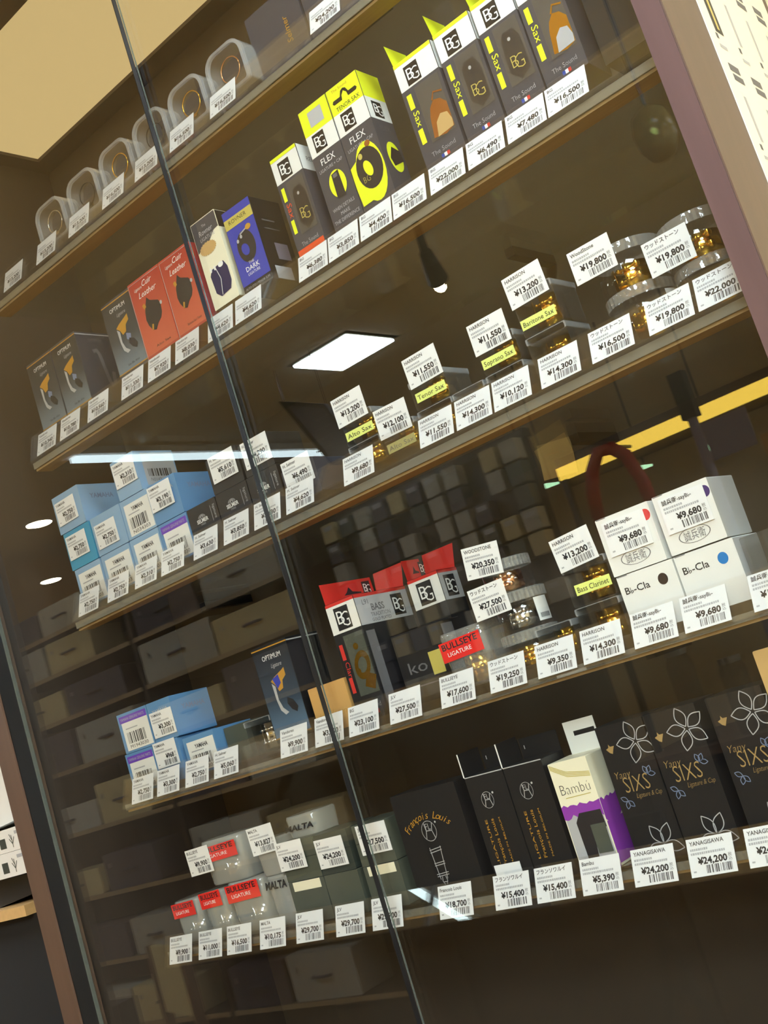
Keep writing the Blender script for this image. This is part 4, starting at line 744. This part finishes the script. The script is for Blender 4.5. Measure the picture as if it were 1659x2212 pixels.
for x0, x1, lab, y in ((-.6110, -.5570, 'black carton with petal pattern beside the white and purple carton', .027), (-.5540, -.4985, 'black carton with petal pattern in the middle of three', .024), (-.4880, -.4320, 'black carton with petal pattern behind the tan card', .027)):
    t, F, S, T, wd = carton('petal_carton', lab, x0, x1, Z5, h, .05, 'black', y=y, group='black petal patterned cartons')
    cu, cv = wd*.74, h*.84
    F.line('petal_line', [petal(cu+.002*math.cos(a), cv+.002*math.sin(a), .0195, .0055, a) for a in (R(250), R(322), R(178), R(106), R(34)) if True and cu+.0205*math.cos(a) < wd+.004 and cv+.0205*math.sin(a) < h+.001], .0009, 'paleprint', 1)
    F.line('petal_line', [petal(wd*.62, h*.10, .021, .0052, a) for a in (R(62), R(118), R(200), R(-20))], .0009, 'paleprint', 1)
    for pu, pv in ((.20, .44), (.76, .60)): F.line('small_petals', [petal(wd*pu, h*pv, .0082, .0022, a) for a in ((R(150), R(250), R(310)) if pu < .5 else (R(110), R(60), R(-10)))], .0007, 'bluegrey', 1)
    F.text('script_text', 'Yany', wd*.10, h*.605, .0075, 'dullgold', 1, shear=.2, width=wd*.32, bold=-.015); F.text('title_text', 'SIXS', wd*.22, h*.495, .0165, 'dullgold', 1, width=wd*.52, bold=-.012); F.text('small_text', 'Ligature & Cap', wd*.40, h*.445, .0050, 'dullgold', 1, shear=.3, width=wd*.52, bold=-.015)
    F.poly('bee_mark', [(wd*.10, h*.83), (wd*.16, h*.84), (wd*.17, h*.865), (wd*.20, h*.845), (wd*.28, h*.845), (wd*.24, h*.815), (wd*.21, h*.79), (wd*.16, h*.80)], 'dullgold', 1)
o = bevel_box(-.035, .035, -.002, .002, 0, .165, .001).build('kraft_card', 'kraft'); o.location = (-.3895, .0212, Z5); tagp(o, 'tan kraft card standing upright in front of the petal patterned cartons', 'card')

# ------------------------------------------------------------------ poster on the cabinet side
po = box1(0, .25, 0, .62, 0, .0008).build('price_list_poster', 'poster'); po.matrix_world = Matrix(((0, 0, 1, XR+.0282), (1, 0, 0, .052), (0, 1, 0, EYE+.10), (0, 0, 0, 1)))
tagp(po, 'ivory price list poster with small product pictures on the cabinet side', 'poster')
PF = Face(po, (0, 0, .0008), (1, 0, 0), (0, 1, 0))
for i in range(4):
    for j in range(5):
        u, v = .02+.058*i, .50-.118*j
        PF.rect('price_lines', u, v-.012, u+.026, v-.004, 'softink', 1); PF.rect('price_lines', u+.002, v-.022, u+.028, v-.015, 'softink', 1); PF.rect('name_line', u-.002, v+.012, u+.016, v+.016, 'fineink', 1); PF.rect('name_line', u-.002, v+.022, u+.004, v+.028, 'barink', 1)
        if (i, j) == (0, 1): PF.rect('dark_bar', u+.002, v+.03, u+.022, v+.088, 'leather', 1); PF.rect('gold_stripe', u+.009, v+.034, u+.015, v+.084, 'goldband', 2)
        else: PF.rect('product_picture', u+.008, v+.032, u+.014, v+.08, 'fineink', 1)

# ------------------------------------------------------------------ goods beside the cabinet, past the far post
sh = thing('side_shelf', 'light wood board on a black stand beside the cabinet', 'shelf', (-1.80, .05, 0))
box1(-.24, .185, -.06, .14, EYE-.122, EYE-.106).build('board', 'tanwood', sh); box1(-.24, .27, -.045, .20, 0, EYE-.1225).build('stand', 'blackcloth', sh)
for z, dx, lab in ((EYE-.066, .0, 'white carton with small plant emblem, upper of two'), (EYE-.1055+.012, .012, 'white carton with small plant emblem, lower of two')):
    pass
def plant_carton(z, x1, h, lab):
    t, F, S, T, wd = carton('white_plant_carton', lab, x1-.20, x1, z, h, .12, 'white', y=.0, group='white cartons with plant emblem')
    F.rect('green_stamp', wd-.075, h*.18, wd-.058, h*.62, 'darkgreen', 1); F.line('plant_print', [[(wd-.040, h*.15), (wd-.040, h*.7)], [(wd-.040, h*.3), (wd-.047, h*.55)], [(wd-.040, h*.3), (wd-.033, h*.6)], [(wd-.040, h*.45), (wd-.045, h*.75)]], .0016, 'greengrey', 1); F.rect('black_tab', wd-.008, h*.45, wd-.001, h*.6, 'ink', 1); F.rect('print_line', wd-.03, h*.70, wd-.008, h*.84, 'fineink', 1)
bag = MB(); pts = [(-.15, .0), (-.02, -.02), (.115, -.005), (.135, .012), (.11, .03), (-.05, .034), (-.15, .026)]
bag.v = [(x, -.03+.0*k, z*.8) for k in (0,) for x, z in pts]+[(x*.95, .06, z*.8) for x, z in pts]; n = len(pts); bag.f = [tuple(range(n)), tuple(range(2*n-1, n-1, -1))]+[((i+1) % n, i, n+i, n+(i+1) % n) for i in range(n)]
ob = bag.build('black_pouch', 'rubber'); ob.location = (-1.735, .06, EYE-.090); tagp(ob, 'black vinyl pouch squeezed under the white cartons', 'pouch')
plant_carton(EYE-.062, -1.588, .036, 'white carton with small plant emblem, lower of two'); plant_carton(EYE-.0255, -1.580, .034, 'white carton with small plant emblem, upper of two')
t = thing('white_box_large', 'large plain white box above the plant emblem cartons', 'box', (-1.66, .08, EYE+.0090)); MB().prism([(-.10, .0), (.075, .012), (.085, .018), (.088, .22), (-.10, .22)], -.06, .06).build('carton', 'white', t); Face(t, (-.1, -.0602, .0), (1, 0, 0), (0, 0, 1)).line('side_fold', [[(.160, .018), (.160, .21)]], .001, 'fineink', 1)
yb = thing('yellow_marked_box', 'black box with yellow mark at the foot of the side stand', 'box', (-1.56, -.10, EYE-.42)); bevel_box(-.09, .03, -.04, .04, -1.03+.0, .14).build('carton', 'blackcloth', yb); Face(yb, (-.09, -.04, 0), (1, 0, 0), (0, 0, 1)).poly('yellow_mark', [(.045, .118), (.045, .128), (.058, .132), (.085, .135), (.085, .122), (.072, .12), (.068, .11), (.05, .11)], 'goldprint', 1)

# ------------------------------------------------------------------ the shop behind the photographer, mirrored in the glass doors
def V(x, yv, z): return (x, -.06-yv, EYE+z)          # yv: distance of the mirror image behind the glass
t = thing('tube_light', 'long cool white tube light on the ceiling', 'ceiling light', V(-3.54, 2.6, CEIL-EYE)); box1(-.04, .04, -.78, .78, -.03, 0).build('housing', 'white', t); box1(-.018, .018, -.76, .76, -.05, -.031).build('tube', 'tube', t)
for x, yv in ((-4.507, 2.32), (-5.704, 3.179), (-8.2, 4.7), (-5.0, 4.6), (-7, 2.2)):
    t = thing('recessed_downlight', 'small round warm downlight sunk in the beige ceiling', 'ceiling light', V(x, yv, CEIL-EYE), group='warm downlights in the ceiling'); MB().lathe([(.075, -.004), (.08, 0)], 24).build('trim_ring', 'white', t); MB().lathe([(.055, -.008), (.058, -.004)], 24).build('bulb', 'warmlamp', t)
t = thing('hanging_spotlight', 'small brown hanging spotlight with glowing bulb', 'ceiling light', V(-1.70, 1.80, CEIL-EYE)); MB().tube((0, 0, 0), (0, 0, -.10), .012).build('stem', 'darkmetal', t); MB().tube((0, 0, -.10), (-.05, -.10, -.15), .02, 14, .034).build('lamp_head', 'rackboard', t); MB().ball((-.052, -.104, -.172), .018).build('bulb', 'warmlamp', t)
t = thing('pendant_lamp', 'amber glass bowl pendant hanging from the ceiling', 'ceiling light', V(-.672, 1.0, .80)); MB().lathe([(.004, .0), (.022, .006), (.036, .03), (.04, .06), (.034, .09), (.012, .11)], 24).build('glass_bowl', 'amberglass', t, True); MB().tube((0, 0, .11), (0, 0, CEIL-EYE-.80), .003).build('cord', 'darkmetal', t); MB().ball((0, 0, .06), .006).build('bulb', 'greenlight', t)
# storage rack with instrument cases across the aisle
rk = thing('storage_rack', 'dark wood storage rack along the opposite side of the aisle', 'rack', V(-4.2, 2.72, -EYE)); rk.location.z = 0
LVN = ('lowest', 'second lowest', 'third from the floor', 'fourth from the floor', 'fifth from the floor', 'sixth from the floor', 'second highest', 'highest')
LV = (.44, .74, 1.05, 1.36, 1.66, 1.90, 2.12, 2.31)
for z in LV:
    b = thing('rack_board', 'dark loose board with pale edge, '+LVN[LV.index(z)]+' in the storage rack', 'shelf board', (rk.location.x, rk.location.y, z), group='boards of the storage rack')
    for xa, xb in ((-1.084, -.016), (.016, 1.084)): box1(xa, xb, -.28, .30, -.02, 0).build('board', 'rackboard', b); box1(xa, xb, .3005, .304, -.02, 0).build('board_edge', 'rackedge', b)
for x in (-1.1, 0, 1.1): box1(x-.015, x+.015, -.28, .295, 0, 2.335).build('upright', 'rackboard', rk)
box1(-1.1, 1.1, -.30, -.281, 0, 2.335).build('rack_back', 'rackboard', rk)
rnd = random.Random(3); k = 0
names = (('case', 'grey cloth instrument case'), ('case2', 'brown grey carton'), ('case3', 'dark instrument case'))
lvname = ('lowest', 'second lowest', 'third', 'fourth', 'fifth', 'sixth', 'second highest', 'highest')
for li, z in enumerate(LV):
    for half in (0, 1):
        x = -5.27+half*1.1; top = (LV[li+1]-.02 if li+1 < len(LV) else z+.2); cnt = {}
        while x < -4.66+half*1.1:
            wd = rnd.uniform(.34, .5); wd = min(wd, -4.13+half*1.08-x-.02); mt, nm = names[(k*7+li) % 3]; hgt = min(top-z-.02, rnd.uniform(.12, .19)); cnt[nm] = cnt.get(nm, 0)+1
            t = thing('instrument_case' if 'case' in nm else 'carton_box', f'{nm} on the {lvname[li]} rack board, '+('half nearer the small box wall' if half else 'half past the middle upright')+(', beside its twin' if cnt[nm] > 1 else ''), 'case', (x+wd/2, V(0, 2.45, 0)[1]-.0, z), rnd.uniform(-.05, .05), 'cases on the storage rack')
            bevel_box(-wd/2, wd/2, -.18, .02, 0, hgt, .006).build('case_body', mt, t)
            hd = MB().path([(-.05, .0, hgt*.5), (-.045, .018, hgt*.5), (.045, .018, hgt*.5), (.05, .0, hgt*.5)], .006, 6).build('handle', 'case3', t, loc=(0, .022, 0))
            MB().box(-wd*.4, -wd*.36, .0205, .026, hgt*.62, hgt*.74).build('latch', 'steel', t); x += wd+.03; k += 1
# wall of small boxes
bd = thing('peg_board', 'dark peg board wall carrying small hanging boxes', 'board', V(-2.55, 2.60, -EYE)); bd.location.z = 0
box1(-.505, .505, -.04, -.01, 0, 2.25).build('board_panel', 'rackboard', bd); box1(-.515, .515, -.05, -.0, 2.25, 2.28).build('top_rail', 'rackboard', bd)
bm = {c: bevel_box(-.034, .034, 0, .06, 0, .078, .003).mesh('carton', c) for c in ('case', 'case3', 'greengrey', 'case2')}; lm = box1(-.022, .022, .0602, .061, .05, .068).mesh('label_patch', 'paleprint')
hk = MB().tube((0, -.008, .09), (0, .055, .092), .0015, 6).mesh('hook', 'steel')
for i in range(11):
    for j in range(9):
        if rnd.random() < .2: continue
        c = rnd.choice(('case', 'case', 'case3', 'case3', 'greengrey', 'case2'))
        pt = rnd.random() < .3
        t = thing('small_box', 'small '+dict(case='pale grey', case3='dark', greengrey='grey green', case2='tan')[c]+' accessory box '+('with white label ' if pt else '')+'on the dark peg board wall', 'box', (-2.55-.46+.092*i, V(0, 2.60, 0)[1]-.0095, EYE+.02+.088*j), 0, 'small boxes on the peg board'); link('carton', bm[c], t)
        if pt: link('label_patch', lm, t)
# counter with hanging goods, right of the peg board in the mirror
ct = thing('shop_counter', 'dark shop counter with brown top', 'counter', V(-1.25, 2.75, -EYE)); ct.location.z = 0
box1(-.72, .72, -.25, .25, 0, 1.02).build('counter_body', 'rackboard', ct); box1(-.74, .74, -.27, .27, 1.02, 1.05).build('counter_top', 'woodside', ct)
ls = thing('light_strip_frame', 'long amber light strip on two dark posts above the counter', 'light', (ct.location.x, ct.location.y, 1.05))
for x in (-.72, .70): box1(x, x+.02, .1, .12, 0, EYE-.372).build('post', 'darkmetal', ls)
box1(-.72, .72, .095, .13, EYE-.452, EYE-.407).build('light_strip', 'yellowlight', ls); box1(-.72, .72, .07, .0945, EYE-.48, EYE-.37).build('strip_backing', 'rackboard', ls)
yc = V(0, 2.40, 0)[1]
t = thing('red_strap', 'dark red padded strap looped over a black hook', 'strap', (-1.665, yc, EYE+.60)); MB().path([(.10, 0, -.26), (.095, 0, -.14), (.07, 0, -.045), (.03, 0, -.005), (-.02, 0, 0), (-.06, 0, -.05), (-.085, 0, -.12), (-.095, 0, -.2)], .022, 10).build('strap_loop', 'redstrap', t, True); MB().tube((-.005, .0, .012), (-.005, -.218, .012), .006).build('hook', 'darkmetal', t); MB().box(.08, .12, -.01, .01, -.34, -.26).box(-.11, -.08, -.01, .01, -.28, -.2).build('strap_end', 'redstrap', t)
t = thing('card_stand', 'black clamp stand holding a grey violet card', 'stand', (-1.345, yc, 1.05)); MB().tube((0, 0, 0), (0, 0, .98), .016, 12).build('pole', 'greycard', t); MB().lathe([(.07, 0), (.07, .012), (.02, .02)], 20).build('foot', 'darkmetal', t); MB().box(-.025, .025, -.02, .02, .98, 1.13).build('clamp', 'blackcloth', t); MB().box(.02, .165, .0, .004, .83, .95).build('card', 'greycard', t)
for i, x in enumerate((-1.17, -1.10, -1.02)):
    t = thing('tan_booklet', 'slim tan booklet leaning on the shop counter', 'booklet', (x, yc-.02, 1.05), 0, 'slim booklets on the counter'); MB().add([(-.02, .02, 0), (.02, .02, 0), (.02, -.05, .86), (-.02, -.05, .86), (-.02, .012, 0), (.02, .012, 0), (.02, -.058, .86), (-.02, -.058, .86)], [(0, 1, 2, 3), (7, 6, 5, 4), (0, 4, 5, 1), (1, 5, 6, 2), (2, 6, 7, 3), (3, 7, 4, 0)]).build('booklet', ('tan', 'kraft', 'tan')[i], t)
for x, z in ((-2.643, .80), (-2.543, .756), (-2.09, .668), (-1.762, .633)):
    t = thing('green_spotlight', 'tiny green white spotlight hanging on a long thin rod', 'ceiling light', V(x, 3.6, CEIL-EYE), 0, 'tiny green white spotlights'); L = CEIL-EYE-z
    MB().tube((0, 0, 0), (0, 0, -L+.02), .006, 8).build('stem', 'rackboard', t); MB().tube((-.035, 0, -L+.008), (.035, 0, -L-.002), .013, 8, .005).build('bulb', 'greenlight', t)
for i, (x, hh) in enumerate(((-1.75, .17), (-1.58, .13), (-1.20, .2), (-.95, .15), (-.8, .2))):
    t = thing('glass_jar', 'tall clear glass jar standing on the shop counter', 'jar', (x, yc-.18, 1.05), 0, 'glass jars on the counter'); MB().lathe([(.04, 0), (.045, .01), (.045, hh*1.6), (.035, hh*1.75)], 20).build('jar_body', 'smoky', t, True); MB().lathe([(.037, 0), (.037, .02)], 20).build('lid', 'steel', t, loc=(0, 0, hh*1.75))
# stand with bent black legs and chair on the floor
t = thing('folding_stand', 'black folding stand with bent legs on the brown floor', 'stand', V(-1.80, 2.02, -EYE)); t.location.z = 0
for a in (20, 140, 260): MB().path([(0, 0, .72), (.04*math.cos(R(a)), .04*math.sin(R(a)), .46), (.26*math.cos(R(a)), .26*math.sin(R(a)), .018)], .018, 8).build('leg', 'blackcloth', t)
MB().tube((0, 0, .70), (0, 0, .95), .016).build('pole', 'blackcloth', t); MB().box(-.12, .12, -.015, .015, .92, .96).build('cross_bar', 'blackcloth', t)
t = thing('wooden_chair', 'light wood chair with tan panel back beside the rack', 'chair', V(-3.95, 1.75, -EYE), R(20)); t.location.z = 0
for sx in (-.19, .19):
    for sy, hh in ((.19, .44), (-.19, .86)): MB().box(sx-.018, sx+.018, sy-.018, sy+.018, 0, hh).build('leg', 'woodside', t)
MB().box(-.215, .215, -.215, .215, .4405, .475).build('seat', 'tanwood', t); MB().box(-.171, .171, -.20, -.18, .60, .86).build('backrest', 'case2', t)
t = thing('hanging_sign_board', 'slanted dark framed notice board hanging on wires from the ceiling', 'sign', V(-2.58, 2.2, .86))
q = [(-.171, .369), (.037, .271), (.137, .002), (-.017, .052)]; cq = (sum(a for a, b in q)/4, sum(b for a, b in q)/4)
inn = [(cq[0]+(a-cq[0])*.86, cq[1]+(b-cq[1])*.86) for a, b in q]
MB().frame(q, inn, -.012, .012).build('board_frame', 'blackcloth', t); MB().prism(inn, -.008, .004).build('board_panel', 'charcoal', t)
for a, b in q[:2]: MB().tube((a*.92, 0, b-.005), (a*.92, 0, CEIL-EYE-.86), .002, 6).build('wire', 'darkmetal', t)
fb = Face(t, (0, .0042, 0), (-1, 0, 0), (0, 0, 1))
for k in range(4): fb.rect('faint_line', -cq[0]-.045+.012*k, cq[1]+.055-.036*k, -cq[0]+.03+.012*k, cq[1]+.062-.036*k, 'softink', 1)
